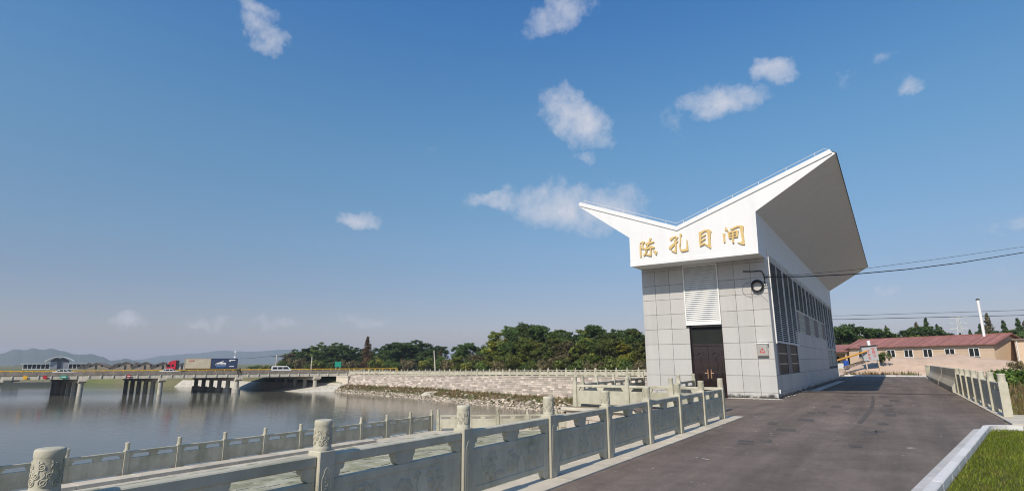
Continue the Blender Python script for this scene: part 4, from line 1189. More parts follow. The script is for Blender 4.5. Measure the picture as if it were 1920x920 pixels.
for i, t in enumerate(PT):
    zc = -1.67
    q0 = -.55
    qt = [bp(a_, s_, 0) for a_, s_ in ((t-.75, q0), (t+.75, q0), (t+.75, 26.2), (t-.75, 26.2))]; qb = [bp(a_, s_, 0) for a_, s_ in ((t-.7, q0+.75), (t+.7, q0+.75), (t+.7, 25.4), (t-.7, 25.4))]
    MB().add([(v[0]-BE.x, v[1]-BE.y, zc-.85) for v in qb] + [(v[0]-BE.x, v[1]-BE.y, zc-.42) for v in qt] + [(v[0]-BE.x, v[1]-BE.y, zc) for v in qt], [(0,3,2,1),(8,9,10,11)] + [(i_, (i_+1) % 4, (i_+1) % 4 + 4, i_+4) for i_ in range(4)] + [(i_+4, (i_+1) % 4 + 4, (i_+1) % 4 + 8, i_+8) for i_ in range(4)]).build('pier_cap', MT['concrete'], bridge)
    ground_z = -6.6 if i > 0 else -3.0
    for j in range(6):
        s = .75 + j*4.85
        x, y, _ = bp(t, s, 0)
        zb = ground_z if i > 0 else -3.35 - .12*(5-j)
        MB().lathe([(.50, zb-1), (.50, zc-.84)], 18).build('column', MT['column'], bridge, (x-BE.x, y-BE.y, 0), smooth=False)
        if i == 1: MB().lathe([(.95, -6.5), (.95, -4.35), (.88, -4.28)], 18).build('pile_cap', MT['column'], bridge, (x-BE.x, y-BE.y, 0))
# abutment, slope paving and wing wall at the right-hand end
bprism('abutment', MT['concrete'], -3.5, -1.2, -.4, 24, -4.2, -1.26)
b = MB()
q = [bp(-1.1, -3.0, -2.9), bp(-1.1, 25, -2.9), bp(18, 25, -5.9), bp(18, -4.5, -5.9)]
b.quad(*q); b.quad(bp(-1.1, -3.0, -2.9), bp(-3.5, -6.0, -3.4), bp(5.0, -7.5, -5.9), bp(18, -4.5, -5.9))
struct(b.build('bank_apron', MT['concrete']), 'pale concrete slope under the bridge end')
ww = MB(); ww.prism([(-120.6, 95.6), (-116.0, 95.6), (-116.0, 97.2), (-119.5, 98.6)], -4.6, -1.75, 'z'); ww.prism([(-120.7, 95.5), (-115.95, 95.5), (-115.95, 97.2), (-119.6, 98.7)], -1.75, -1.55, 'z')
tag(ww.build('wing_wall', MT['plinth']), 'short pale wing wall between the bridge end and the river wall', 'wall')
# road behind the abutment
b = MB(); q = [bp(-1, 0, DECK-.02), bp(-60, 0, DECK-.02), bp(-60, 24, DECK-.02), bp(-1, 24, DECK-.02)]; b.quad(*q)
struct(b.build('highway', MT['asphalt']), 'road leading off the bridge')
# yellow crash barrier in the median
gr = empty('crash_barrier', (BE.x, BE.y, DECK)); tag(gr, 'yellow steel crash barrier along the middle of the bridge', 'crash barrier')
def rail_piece(t0, t1, s, z0, z1, th=.08):
    q = [bp(t0, s, 0), bp(t1, s, 0), bp(t1, s+th, 0), bp(t0, s+th, 0)]
    vs = [(p[0]-BE.x, p[1]-BE.y, z0-DECK) for p in q] + [(p[0]-BE.x, p[1]-BE.y, z1-DECK) for p in q]
    return MB().add(vs, [(0,3,2,1),(4,5,6,7),(0,1,5,4),(1,2,6,5),(2,3,7,6),(3,0,4,7)])
for t in range(-18, 150, 12):
    rail_piece(t, t+11.99, 9.0, .06, .26).build('rail', MT['yellow'], gr)
pm = MB().bbox(-.12, .12, -.12, .12, 0, 1.10, .01).mesh('post', MT['yellow'])
for t in range(-18, 150, 2):
    p = bp(t, 8.85, 0); inst('post', pm, gr, (p[0]-BE.x, p[1]-BE.y, 0), atan2(BD.y, BD.x))
# navigation boards on the near edge beam
def board(t, w, h, z, m, label, marks=None, mm=None):
    x, y, _ = bp(t, -.20, 0)
    r = empty('navigation_board', (x, y, z)); r.rotation_euler = (0, 0, atan2(BD.y, BD.x)); tag(r, label, 'sign', 'navigation boards on the bridge')
    MB().bbox(-w/2, w/2, -.06, 0, -h/2, h/2, .01).build('plate', m, r)
    MB().box(-.05, .05, 0, .25, h*.1, h*.1+.1).build('bracket', MT['darktrim'], r)
    if marks:
        b = MB()
        for (x0, x1, z0, z1) in marks: b.box(x0, x1, -.066, -.061, z0, z1)
        b.build('marking', mm, r)
    return r
GREEN = mat('sign_green', (0.0, .24, .16), .5, .08); REDS = mat('sign_red', (.40, .01, .02), .5, .08); YEL = mat('sign_yellow', (.80, .42, .0), .5, .08); WHT = mat('sign_white', (.8, .8, .8), .5, .03)
def t_of(x, y): return (BE - Vector((x, y))).dot(BD)
board(t_of(-159.4, 42.7), .75, .7, -1.15, YEL, 'small yellow navigation board on the bridge edge beam', [(-.1, .1, .26, .352)], MT['concrete_dk'])
board(t_of(-157.2, 45.5), .72, .75, -1.15, REDS, 'plain dark red navigation board on the bridge edge beam')
board(t_of(-155.0, 48.1), 1.35, .72, -1.08, GREEN, 'green navigation board with white lettering on the bridge edge beam', [(-.5 + .2*k, -.36 + .2*k, -.12, .1) for k in range(5)], WHT)
board(t_of(-147.9, 58.4), .75, .68, -1.05, REDS, 'red navigation board with white bar on the bridge edge beam', [(-.3, .3, -.07, .09)], WHT)

# ---------------------------------------------------------------- vehicles on the bridge
BANG = atan2(BD.y, BD.x)
def wheel(parent, x, y, r=.5, w=.28):
    o = MB().tube([(0, -w/2, 0), (0, w/2, 0)], r, 16).build('wheel', MT['black'], parent, (x, y, r))
    MB().tube([(0, -w/2-.01, 0), (0, w/2+.01, 0)], r*.55, 10).build('rim', MT['slat'], o)
# container lorry heading left: local +x = travel direction
cx = Vector((-135.6, 74.6)) + RD*15.5
tr = empty('container_lorry', (cx.x, cx.y, DECK), BANG + pi); tag(tr, 'red cab articulated lorry with a cream and a blue container on the bridge', 'lorry')
RED = mat('cab_red', (.56, .02, .045), .35, .05, spec=.5); CRM = mat('container_cream', (.60, .53, .39), .6, .08, 2, streak=.1); BLU = mat('container_blue', (.035, .055, .12), .5, .08)
cab = MB(); cab.prism([(5.55, .55), (7.75, .55), (7.80, 1.3), (7.62, 1.75), (7.30, 2.75), (6.95, 3.15), (6.2, 3.45), (5.55, 3.55)], -1.22, 1.22, 'y')
cb_ = cab.build('cab', RED, tr)
gl_ = MB(); gl_.add([(7.66, -1.05, 1.78), (7.66, 1.05, 1.78), (7.345, 1.05, 2.70), (7.345, -1.05, 2.70)], [(0,1,2,3)])
gl_.build('windscreen', MT['glassdark'], cb_)
for s in (-1, 1):
    MB().box(6.75, 7.30, s*1.225-.006, s*1.225+.006, 1.8, 2.5).build('side_window', MT['glassdark'], cb_); MB().box(6.0, 6.5, s*1.225-.006, s*1.225+.006, 1.95, 2.45).build('side_window', MT['glassdark'], cb_)
    MB().bbox(7.6, 7.83, s*.85-.2, s*.85+.2, .85, 1.1, .02).build('headlight', WHT, cb_); MB().bbox(7.5, 7.7, s*1.35-.08, s*1.35+.08, 2.0, 2.6, .02).build('mirror', MT['black'], cb_)
MB().box(5.25, 5.549, -1.15, 1.15, .9, 3.45).build('cab_back', MT['black'], tr)
MB().box(-8.6, 6.4, -.5, .5, .85, 1.12).build('chassis', MT['darktrim'], tr); MB().box(-8.3, 3.4, -1.15, 1.15, 1.12, 1.38).build('trailer_bed', MT['darktrim'], tr)
def container(x0, m, label):
    c = MB()
    n = 28; L = 6.06; dx = L/(2*n)
    top = []
    for s in (-1.20, 1.20):
        for k in range(2*n):
            a, bq = x0 + k*dx, x0 + (k+1)*dx
            ya = s - (.03 if s > 0 else -.03)*(k % 2); 
            c.quad((a, ya, 1.40), (bq, ya, 1.40), (bq, ya, 3.97), (a, ya, 3.97))
            yb = s - (.03 if s > 0 else -.03)*((k+1) % 2); c.quad((bq, ya, 1.40), (bq, yb, 1.40), (bq, yb, 3.97), (bq, ya, 3.97))
    c.box(x0, x0+L, -1.16, 1.16, 1.41, 3.96)
    o = c.build('container', m, tr); o['label'] = label
    fr = MB()
    for s in (-1.16, 1.16):
        fr.box(x0-.001, x0+.12, s-.07, s+.07, 1.385, 3.99); fr.box(x0+L-.12, x0+L+.001, s-.07, s+.07, 1.385, 3.99)
        fr.box(x0+.12, x0+L-.12, s-.06, s+.06, 3.90, 3.985); fr.box(x0+.12, x0+L-.12, s-.06, s+.06, 1.39, 1.50)
    fr.build('container_frame', m if m is BLU else mat('container_rust', (.40, .30, .16), .7, .15), o)
    return o
c1 = container(-2.45, CRM, 'cream container with red letters'); c2 = container(-8.56, BLU, 'dark blue container with white emblem')
# local +y faces the camera (the lorry heads left)
b = MB()
for k in range(5): b.box(1.45 + k*.25, 1.62 + k*.25, 1.232, 1.236, 3.28, 3.52)
b.build('lettering', mat('container_red_letters', (.55, .05, .03), .6), c1)
b = MB()
b.prism([(-3.55, 2.62), (-6.15, 2.55), (-5.9, 2.85), (-5.1, 2.95), (-5.55, 3.42), (-4.6, 3.02), (-4.0, 2.85)][::-1], 1.232, 1.236, 'y')
for k in range(8): b.box(-6.1 + k*.33, -5.86 + k*.33, 1.2365, 1.240, 2.28, 2.48)
b.box(-8.2, -6.75, 1.232, 1.236, 3.40, 3.62); b.box(-7.2, -6.7, 1.232, 1.236, 3.12, 3.28); b.box(-8.0, -6.9, 1.232, 1.236, 1.80, 1.98)
b.build('emblem', WHT, c2)
b = MB(); b.box(-6.0, -3.7, 1.2315, 1.2345, 1.75, 2.12); b.build('emblem_band', mat('container_light_blue', (.06, .16, .36), .5), c2)
for x in (6.9, 4.3, 3.1, -5.2, -6.4, -7.6):
    for s in (-1.0, 1.0): wheel(tr, x, s)
def car(loc, ang, label, col, L=4.4, van=False, name='car'):
    r = empty(name, loc, ang); tag(r, label, 'van' if van else 'car', 'cars and vans on the bridge')
    w = .85
    if van:
        side = [(-2.4, .35), (2.35, .35), (2.45, .75), (2.30, 1.05), (1.55, 1.85), (1.2, 1.98), (-2.25, 1.98), (-2.42, 1.8)]
        wins = [[(-2.15, 1.15), (-1.0, 1.15), (-1.0, 1.72), (-2.1, 1.72)], [(-.85, 1.15), (.25, 1.15), (.25, 1.72), (-.85, 1.72)], [(.4, 1.15), (1.85, 1.15), (1.45, 1.72), (.4, 1.72)]]
        ws = [(2.16, 1.2), (1.60, 1.80)]
    else:
        side = [(-2.15, .32), (2.1, .32), (2.2, .6), (2.05, .82), (1.05, .95), (.45, 1.40), (.1, 1.48), (-.9, 1.46), (-1.6, 1.02), (-2.15, .95)]
        wins = [[(-.82, .98), (-.1, .98), (-.1, 1.38), (-.78, 1.36)], [(.0, .98), (.88, .98), (.40, 1.34), (.0, 1.38)], [(-1.42, 1.0), (-.9, .98), (-.86, 1.36)]]
        ws = [(1.02, .98), (.50, 1.36)]
    body = MB().prism(side, -w, w, 'y').build('body', col, r)
    for pl_ in wins:
        for s in (-1, 1):
            a0, a1 = sorted((s*(w+.002), s*(w+.010))); MB().prism(pl_, a0, a1, 'y').build('side_window', MT['glassdark'], body)
    (xa, za), (xb, zb) = ws
    MB().add([(xa+.02, -.72, za), (xa+.02, .72, za), (xb+.02, .66, zb+.02), (xb+.02, -.66, zb+.02)], [(0,1,2,3)]).build('windscreen', MT['glassdark'], body)
    for s in (-1, 1):
        MB().bbox(2.1, 2.24, s*.6-.15, s*.6+.15, .58, .74, .01).build('headlight', MT['slat'], body)
        for x in (-1.4, 1.4): wheel(r, x, s*.72, .32, .2)
    return r
WCAR = mat('car_white', (.78, .78, .78), .25, .02, spec=.5, coat=.4)
def on_bridge(x, y, s):
    t = t_of(x, y); return bp(t, s, DECK)
def bpx(t, s): return bp(t, s, DECK)
car(bpx(14.4, 4.6), BANG, 'white minivan driving right near the bridge end', WCAR, van=True, name='minivan')
car(bpx(11.4, 9.9), BANG + pi, 'white car partly hidden behind the white minivan', WCAR)
car(bpx(39.0, 6.2), BANG, 'white car in front of the blue container of the lorry', WCAR)
car(bpx(60.3, 6.5), BANG, 'white car left of the lorry, before the gabled houses', WCAR)
# moored barge beyond the bridge
bg = empty('barge', (-236, 65, WATER_Z)); bg.rotation_euler = (0, 0, .62); tag(bg, 'dark moored barge seen under the left part of the bridge', 'barge')
MB().prism([(-9, .0), (8, .0), (10.5, 1.6), (8.5, 1.3), (-9, 1.2)], -2, 2, 'y').build('hull', MT['darktrim'], bg)
MB().bbox(-8.5, -5.5, -1.6, 1.6, 1.2, 3.0, .05).build('wheelhouse', MT['darktrim'], bg); MB().box(-5, 7, -1.7, 1.7, 1.2, 1.5).build('hatch', MT['concrete_dk'], bg)

# ================================================================ BUILDINGS FAR LEFT
FACE = YAW      # fronts turned roughly towards the river
def place(px_x, px_y): return (px_x, px_y)
HW = mat('house_render', (.36, .29, .21), .9, .15, .3); HR = mat('house_roof', (.20, .155, .12), .9, .15, .5); HW2 = mat('house_render_pale', (.55, .50, .44), .9, .1, .3)
def gable_house(x, y, w, eave, ridge, depth, label, wm=HW, ang=1.12):
    r = empty('gabled_house', (x, y, -1.25), ang); tag(r, label, 'house', 'gabled houses beyond the bridge')
    MB().prism([(-w/2, 0), (w/2, 0), (w/2, eave), (0, ridge-.12), (-w/2, eave)], 0, depth, 'y').build('wall', wm, r)
    o = .5; sl = (ridge-eave)/(w/2)
    rf = MB()
    for s in (-1, 1):
        rf.prism([(0, ridge), (s*(w/2+o), eave-sl*o), (s*(w/2+o), eave-sl*o-.28), (0, ridge-.3)], -.5, depth+.5, 'y')
    rf.build('roof', HR, r)
    for k in (-1, 1):
        wd_ = MB().box(k*w*.22-.5, k*w*.22+.5, -.04, .02, 1.3, 2.6).build('window', MT['darkvoid'], r)
    MB().box(-.5, .5, -.04, .02, 0, 2.2).build('door', MT['darkvoid'], r)
ords = ['leftmost', 'second', 'third', 'fourth', 'fifth', 'sixth', 'seventh', 'eighth', 'ninth', 'rightmost']
for i, (x, y, w, rz, pale) in enumerate([(-397.8, 134.5, 9, 3.1, 0), (-376.3, 131, 12, 3.2, 0), (-402.4, 143.5, 11, 2.8, 0), (-377.4, 142.3, 9, 3.0, 0), (-339.8, 131.6, 12.5, 3.6, 0), (-363.2, 145.9, 8.5, 3.2, 0), (-331.1, 137.5, 12, 3.5, 0), (-357.1, 156.1, 12, 3.0, 0), (-323.3, 142.9, 11, 3.4, 0), (-304.3, 143.7, 9, 3.0, 1)]):
    gable_house(x, y, w, rz*.40, rz + .5, 14, ords[i] + (' of the low gabled houses beyond the bridge' if i in (0, 9) else ' from the left of the low gabled houses beyond the bridge'), HW2 if pale else HW)
# river station with an arched roof
st = empty('river_station', (-406.1, 122.8, -1.4), 1.22); tag(st, 'grey station with white arched roof and colonnade wings beyond the bridge', 'building')
GW = mat('station_grey', (.30, .31, .34), .8, .08)
MB().box(-4.0, 4.0, 0, 9, 0, 5.4).build('centre_block', GW, st)
arch = [(-6.8 + 13.6*i/16, 4.9 + 2.6*sin(pi*i/16)**.9) for i in range(17)]
MB().prism(arch + [(x, z-.4) for x, z in arch[::-1]], -1.2, 10, 'y').build('arched_roof', MT['whitemetal'], st)
MB().prism([(x*.72, z-.45) for x, z in arch], -.25, -.05, 'y').build('gable_screen', mat('station_dark', (.05, .045, .05), .7), st)
MB().box(-.9, .9, -.35, 0, 0, 6.3).build('entrance_strip', mat('station_glass', (.02, .03, .05), .2), st)
MB().box(-.9, .9, -.38, -.351, 6.35, 6.95).build('sign', WHT, st)
for s in (-1, 1):
    MB().box(min(s*4.0, s*16.2), max(s*4.0, s*16.2), 2.2, 8, 0, 3.1).build('wing', MT['darkvoid'], st)
    MB().box(min(s*4.0, s*17.2), max(s*4.0, s*17.2), -.6, 8.4, 3.1, 3.45).build('wing_roof', MT['whitemetal'], st)
    MB().box(min(s*4.0, s*16.2), max(s*4.0, s*16.2), 0, .2, 0, .5).build('low_wall', MT['whitemetal'], st)
    for k in range(7):
        x = s*(4.3 + k*1.95); MB().box(x-.15, x+.15, -.02, .25, .5, 3.1).build('column', MT['whitemetal'], st)
sh = empty('boat_shelter', (-424, 111, -1.4), 1.22); tag(sh, 'small open shelter left of the arched station', 'shelter')
MB().box(-4, 4, 0, 4, 2.2, 2.5).build('roof', HR, sh)
for x in (-3.6, 0, 3.6): MB().box(x-.15, x+.15, .1, .4, 0, 2.2).build('post', GW, sh)

# ================================================================ POLES, MASTS, SIGNS
def pole(x, y, z0, h, label, arm=True, tilt=0, name='utility_pole', group='utility poles'):
    r = empty(name, (x, y, z0), YAW); r.rotation_euler = (0, tilt, YAW); tag(r, label, 'utility pole', group)
    MB().tube([(0,0,0), (0,0,h)], [.22, .14], 8).build('pole', MT['plinth'], r)
    if arm: MB().box(-1.3, .9, -.08, .08, h-.8, h-.6).build('crossarm', MT['darktrim'], r)
pole(-163.9, 106.1, -1.2, 5.7, 'pale utility pole with crossarm left of the grove')
pole(-101.3, 112.4, -1.2, 6.1, 'leaning pale utility pole between the two groves', False, -.09)
pole(-146.0, 106.3, -1.2, 5.0, 'thin pale utility pole behind the white minivan', False)
for i, (x, y, h) in enumerate([(-299.6, 134.8, 4.3), (-298.5, 135.5, 4.1), (-297.6, 136.1, 4.1), (-296.5, 136.9, 3.9)]):
    pole(x*1.1, y*1.1, -1.25, h*1.06, ('first', 'second', 'third', 'fourth')[i] + ' from the left of the thin poles left of the red cab', True)
ms = empty('radio_mast', (-389.0, 219.0, -1.25)); tag(ms, 'slim white radio mast above the blue container', 'mast')
MB().tube([(0,0,0), (0,0,12)], [.35, .2], 6).build('mast', MT['whitemetal'], ms)
for z in (7, 10.8): MB().box(-1.3, 1.3, -.15, .15, z, z+.5).build('antenna', MT['whitemetal'], ms)
sg = empty('road_sign', (-136.3, 108.4, -1.2), YAW); tag(sg, 'green road sign standing behind the bridge end', 'sign')
MB().box(-.95, .95, -.05, .05, 1.75, 3.3).build('plate', GREEN, sg)
for x in (-.6, .6): MB().box(x-.06, x+.06, .051, .15, 0, 3.2).build('post', MT['slat'], sg)
cable('power_line', [(-163.9, 106.1, 4.1), (-190, 112, 3.4), (-230, 122, 3.6)], .05, 'thin wire running left from the utility pole by the grove', 'far wires')
cable('power_line', [(-30, 92, 9.2), (-6, 104, 8.9), (20, 117, 9.4), (60, 137, 11)], .03, 'upper of the two far power lines over the red roofed house', 'far wires')
cable('power_line', [(-30, 92, 8.7), (-6, 104, 8.3), (20, 117, 8.6), (60, 137, 10)], .045, 'lower of the two far power lines over the red roofed house', 'far wires')
py = empty('pylon', (62.5, 768, -1)); tag(py, 'faint steel lattice pylon behind the red roofed house', 'pylon')
b = MB()
lev = [(0, 7), (14, 4.6), (26, 2.6), (36, 1.7), (50, 1.2)]
for (z0, w0), (z1, w1) in zip(lev[:-1], lev[1:]):
    cs = [(-1,-1),(1,-1),(1,1),(-1,1)]
    for (sx, sy), (tx_, ty_) in zip(cs, cs[1:] + cs[:1]):
        b.tube([(sx*w0, sy*w0, z0), (sx*w1, sy*w1, z1)], .22, 4); b.tube([(sx*w0, sy*w0, z0), (tx_*w1, ty_*w1, z1)], .15, 4); b.tube([(tx_*w0, ty_*w0, z0), (sx*w1, sy*w1, z1)], .15, 4)
b.build('lattice', MT['slat'], py)
b = MB()
for z in (36, 42, 48):
    for s in (-1, 1): b.tube([(0, 0, z+1.2), (s*8, 0, z)], .2, 4); b.tube([(0, 0, z-.8), (s*8, 0, z)], .2, 4)
b.build('arms', MT['slat'], py)

# ================================================================ YARD BEYOND THE ROAD END
HB = mat('house_peach', (.60, .46, .33), .9, .06, .8, streak=.10); RT = mat('roof_red', (.285, .125, .105), .8, .18, 2.0, rnd=.04, tint=.2)
hs_ = empty('red_roofed_house', (10.8, 94.5, 0)); tag(hs_, 'long single storey peach house with red roof behind the sand heap', 'house')
A = Vector((10.8, 94.5)); Bv = Vector((-6.0, 107.4)); dv = (Bv-A).normalized(); HL = (Bv-A).length
hs_.rotation_euler = (0, 0, atan2(dv.y, dv.x))      # local x runs from the right gable to the left end, local -y... faces away; front is +y
fs_ = -1 if Vector((-dv.y, dv.x)).y > 0 else 1      # side of the front (towards the camera)
def hy(a, c): return (min(fs_*a, fs_*c), max(fs_*a, fs_*c))
W6 = 6.2
y0, y1 = hy(0, -W6)
MB().prism([(y0, 0), (y1, 0), (y1, 3.9), ((y0+y1)/2, 5.05), (y0, 3.9)], 0, HL, 'x').build('wall', HB, hs_)
yc = (y0+y1)/2
rf = MB()
for s, ye in ((1, y0-.45), (-1, y1+.45)):
    n = 60
    for k in range(n):      # corrugated roof sheets, laid with slightly varying colour
        xa, xb = -.55 + (HL+1.1)*k/n, -.55 + (HL+1.1)*(k+1)/n
        rf.tint = RND.random(); z_ = .01*(k % 2)
        rf.add([(xa, ye, 3.84+z_), (xb, ye, 3.84+z_), (xb, yc, 5.20+z_), (xa, yc, 5.20+z_), (xa, ye, 3.74), (xb, ye, 3.74), (xb, yc, 5.08), (xa, yc, 5.08)], [(0,1,2,3),(4,7,6,5),(0,4,5,1),(3,2,6,7),(0,3,7,4),(1,5,6,2)])
rfo = rf.build('roof', RT, hs_)
MB().box(-.55, HL+.55, yc-.14, yc+.14, 5.16, 5.28).build('ridge_cap', RT, rfo)
yf = 0 if fs_ < 0 else 0
for k, t in enumerate((2.35, 5.4, 8.4, 11.2, 13.9, 18.8)):
    wdn = MB().box(t-.60, t+.60, *hy(.0, .03), 2.25, 3.30).build('window', MT['glassdark'], hs_)
    for (a, c, z0, z1) in ((-.66, -.59, 2.2, 3.36), (.59, .66, 2.2, 3.36), (-.59, .59, 2.2, 2.27), (-.59, .59, 3.29, 3.36), (-.04, .04, 2.27, 3.29)):
        MB().box(t+a, t+c, *hy(.0, .07), z0, z1).build('window_frame', WHT, wdn)
    for q in (-.4, -.2, .2, .4): MB().box(t+q-.012, t+q+.012, *hy(.031, .05), 2.27, 3.29).build('grille_bar', MT['darktrim'], wdn)
    MB().box(t-.6, t+.6, *hy(.0, .006), .9, 2.19).build('stain', mat('wall_stain', (.46, .34, .24), .9, .12, 1.5, streak=.25) if k == 0 else bpy.data.materials['wall_stain'], hs_)
for z in (1.75, 3.0): MB().box(0, HL, *hy(.0, .008), z, z+.03).build('course_line', mat('course', (.45, .34, .25), .9) if z < 2 else bpy.data.materials['course'], hs_)
# left wing with porch
wg = empty('house_wing', (Bv.x, Bv.y, 0), atan2(dv.y, dv.x)); tag(wg, 'lower red roofed wing with open porch at the left end of the long house', 'house')
MB().box(.05, 7, *hy(-1.6, -6), 0, 3.1).build('wall', HB, wg); MB().box(.3, 7, *hy(-1.5, .35), 2.95, 3.15).build('porch_beam', HB, wg)
b = MB(); a_, c_ = hy(-3.2, .7); 
b.add([(-.2, fs_*.7, 3.3), (7.4, fs_*.7, 3.3), (7.4, fs_*-3.2, 4.5), (-.2, fs_*-3.2, 4.5), (-.2, fs_*.7, 3.18), (7.4, fs_*.7, 3.18), (7.4, fs_*-3.2, 4.38), (-.2, fs_*-3.2, 4.38)], [(0,1,2,3),(4,7,6,5),(0,4,5,1),(3,2,6,7),(0,3,7,4),(1,5,6,2)])
b.build('roof', RT, wg)
for x in (.4, 3.4, 6.8): MB().box(x-.1, x+.1, *hy(.1, .3), 0, 2.95).build('porch_post', HB, wg)
MB().box(1.2, 2.1, *hy(-1.59, -1.55), .6, 2.6).build('door', MT['darkvoid'], wg); MB().box(3.4, 4.6, *hy(-1.59, -1.55), 1.4, 2.5).build('window', MT['darkvoid'], wg)
MB().box(.4, 6.8, *hy(.12, .2), .5, 1.35).build('porch_rail', MT['slat'], wg)
# shed at the right edge
s2 = empty('shed', (12.6, 92.0, 0), -.12); tag(s2, 'plain peach shed with flat roof right of the red roofed house', 'shed')
MB().box(0, 9, 0, 6, .4, 4.15).build('wall', HB, s2); MB().bbox(-.25, 9.3, -.3, 6.2, 4.15, 4.35, .02).build('roof', HR, s2)
MB().box(-1.5, 9.2, -1.6, -.02, -.2, .62).build('ledge', MT['plinth'], s2); MB().box(1.9, 2.05, -.05, .0, 3.4, 3.9).build('vent_pipe', MT['darktrim'], s2)
MB().tube([(.15, -.1, .5), (.15, -.1, 4.1)], .06, 8).build('drain_pipe', MT['slat'], s2)
ch = empty('flue_pipe', (10.43, 97.8, 3.9)); tag(ch, 'tall white flue pipe rising behind the red roof', 'flue pipe')
MB().tube([(0,0,0), (0,0,5.9)], .17, 14).build('pipe', MT['whitemetal'], ch); MB().lathe([(.24, 5.92), (.24, 6.0), (.05, 6.12)], 14).build('rain_cap', MT['darktrim'], ch)

# sand heap: a noisy long mound
def mound(name, cx_, cy_, L, Wd, Hh, ang, m, seed, peaks):
    r = random.Random(seed); nx, ny = 72, 22; vs, fs = [], []
    ph = [r.uniform(0, 6) for _ in range(6)]
    for i in range(nx+1):
        for j in range(ny+1):
            u, v = i/nx*2-1, j/ny*2-1
            env = max(0, 1-abs(u)**3.2)*max(0, 1-abs(v)**1.6)
            hgt = sum(a*math.exp(-((u-c)/w)**2) for c, w, a in peaks)
            z = Hh*env*hgt*(1 + .05*sin(u*17+ph[0]) + .05*sin(v*7+u*9+ph[1])) + env*r.uniform(-.03, .03) - .12*(env <= 0)
            x, y = u*L/2, v*Wd/2 + .5*sin(u*3+ph[2])
            vs.append((x, y, z - .06))
    for i in range(nx):
        for j in range(ny): fs.append((i*(ny+1)+j, (i+1)*(ny+1)+j, (i+1)*(ny+1)+j+1, i*(ny+1)+j+1))
    return MB().add(vs, fs).build(name, m, None, (cx_, cy_, 0), ang, smooth=True)
tag(mound('sand_heap', 4.4, 84.0, 27, 13.5, 2.1, -.04, MT['sand'], 2, [(-.70, .16, .50), (-.46, .20, .88), (-.1, .3, .78), (.2, .35, .62), (.6, .35, .62)]), 'long heap of pinkish sand beyond the road end', 'sand heap')
# hopper board with red characters, conveyor and timber ramp
bd = empty('notice_board', (-2.15, 74.9 + 3.2, 1.30), .30); bd.rotation_euler = (0, -.07, .30); tag(bd, 'tilted grey board with red characters on top of the sand heap', 'board')
MB().bbox(-.78, .78, -.06, .5, .45, 2.15, .02).build('panel', mat('board_grey', (.42, .42, .42), .7, .05), bd); MB().box(-.95, .95, -.2, .62, 2.151, 2.22).build('roof_sheet', MT['darktrim'], bd)
for x in (-.6, .68): MB().box(x-.06, x+.06, .0, .12, -.9, .449).build('leg', HB, bd)
MB().box(-.02, .26, .1, .3, 2.22, 2.78).build('lamp_box', WHT, bd)
def glyph(x, z, s, strokes):
    b = MB()
    for k, (x0, z0, x1, z1) in enumerate(strokes): b.box(x+x0*s, x+x1*s, -.068-.0015*k, -.0605, z+z0*s, z+z1*s)
    b.build('character', MT['red'], bd)
ga = [(0,.82,1,.92),(0,.55,1,.65),(0,.28,1,.38),(.45,0,.57,1),(.05,.55,.15,.82),(.85,.55,.95,.82),(.1,0,.5,.1)]
gb_ = [(0,0,.12,1),(0,.88,.45,1),(0,.5,.45,.6),(.33,.05,.45,.9),(.55,.85,1,.95),(.7,.0,.82,.95),(.55,.45,1,.55),(.55,0,1,.1)]
gc = [(0,.75,.2,.9),(0,.4,.2,.55),(0,.05,.2,.2),(.3,.7,1,.8),(.6,0,.72,1),(.3,.38,1,.48),(.3,.02,1,.12)]
gd = [(0,.75,1,.87),(.42,0,.56,.87),(.2,.35,.8,.45)]
ge = [(0,.6,1,.72),(.42,.4,.56,1),(.2,.1,.42,.45),(.56,.1,.8,.45)]
gf = [(0,.72,1,.82),(.42,.82,.56,1),(.15,.45,.85,.55),(.42,.2,.56,.55),(.1,0,.4,.25),(.58,0,.9,.25)]
for k, g_ in enumerate((ga, gb_, gc)): glyph(.22, 1.62-.38*k, .33, g_)
for k, g_ in enumerate((gd, ge, gf)): glyph(-.30, 1.42-.38*k, .30, g_)
cv = empty('conveyor', (-5.3, 75.4, 1.0)); tag(cv, 'orange conveyor boom rising to the grey board', 'conveyor')
MB().tube([(-1.6, -.9, .30), (2.75, 2.4, 1.85)], .10, 10).build('boom', mat('boom_orange', (.62, .30, .05), .5, .08), cv)
MB().tube([(-.2, .5, -1), (-.2, .5, .8)], .05, 6).build('strut', MT['slat'], cv)
rp2 = empty('timber_ramp', (-3.9, 77.6, 1.0)); tag(rp2, 'weathered timber ramp leaning against the sand heap', 'ramp')
for k, (dy_, dz_) in enumerate(((0, 0), (.4, -.12), (.8, -.25))): MB().tube([(-1.2, dy_, .02+dz_), (1.5, dy_+.5, 1.0+dz_)], .06, 6).build('beam', HR, rp2)
dr_ = empty('barrel', (-4.9, 80.0, .9)); tag(dr_, 'blue plastic barrel beside the porch', 'barrel')
MB().lathe([(.26, 0), (.30, .08), (.30, .80), (.26, .88), (.1, .9)], 16).build('drum', mat('barrel_blue', (.02, .08, .35), .4), dr_); MB().lathe([(.08, .9), (.08, .94)], 8).build('lid', MT['black'], dr_)
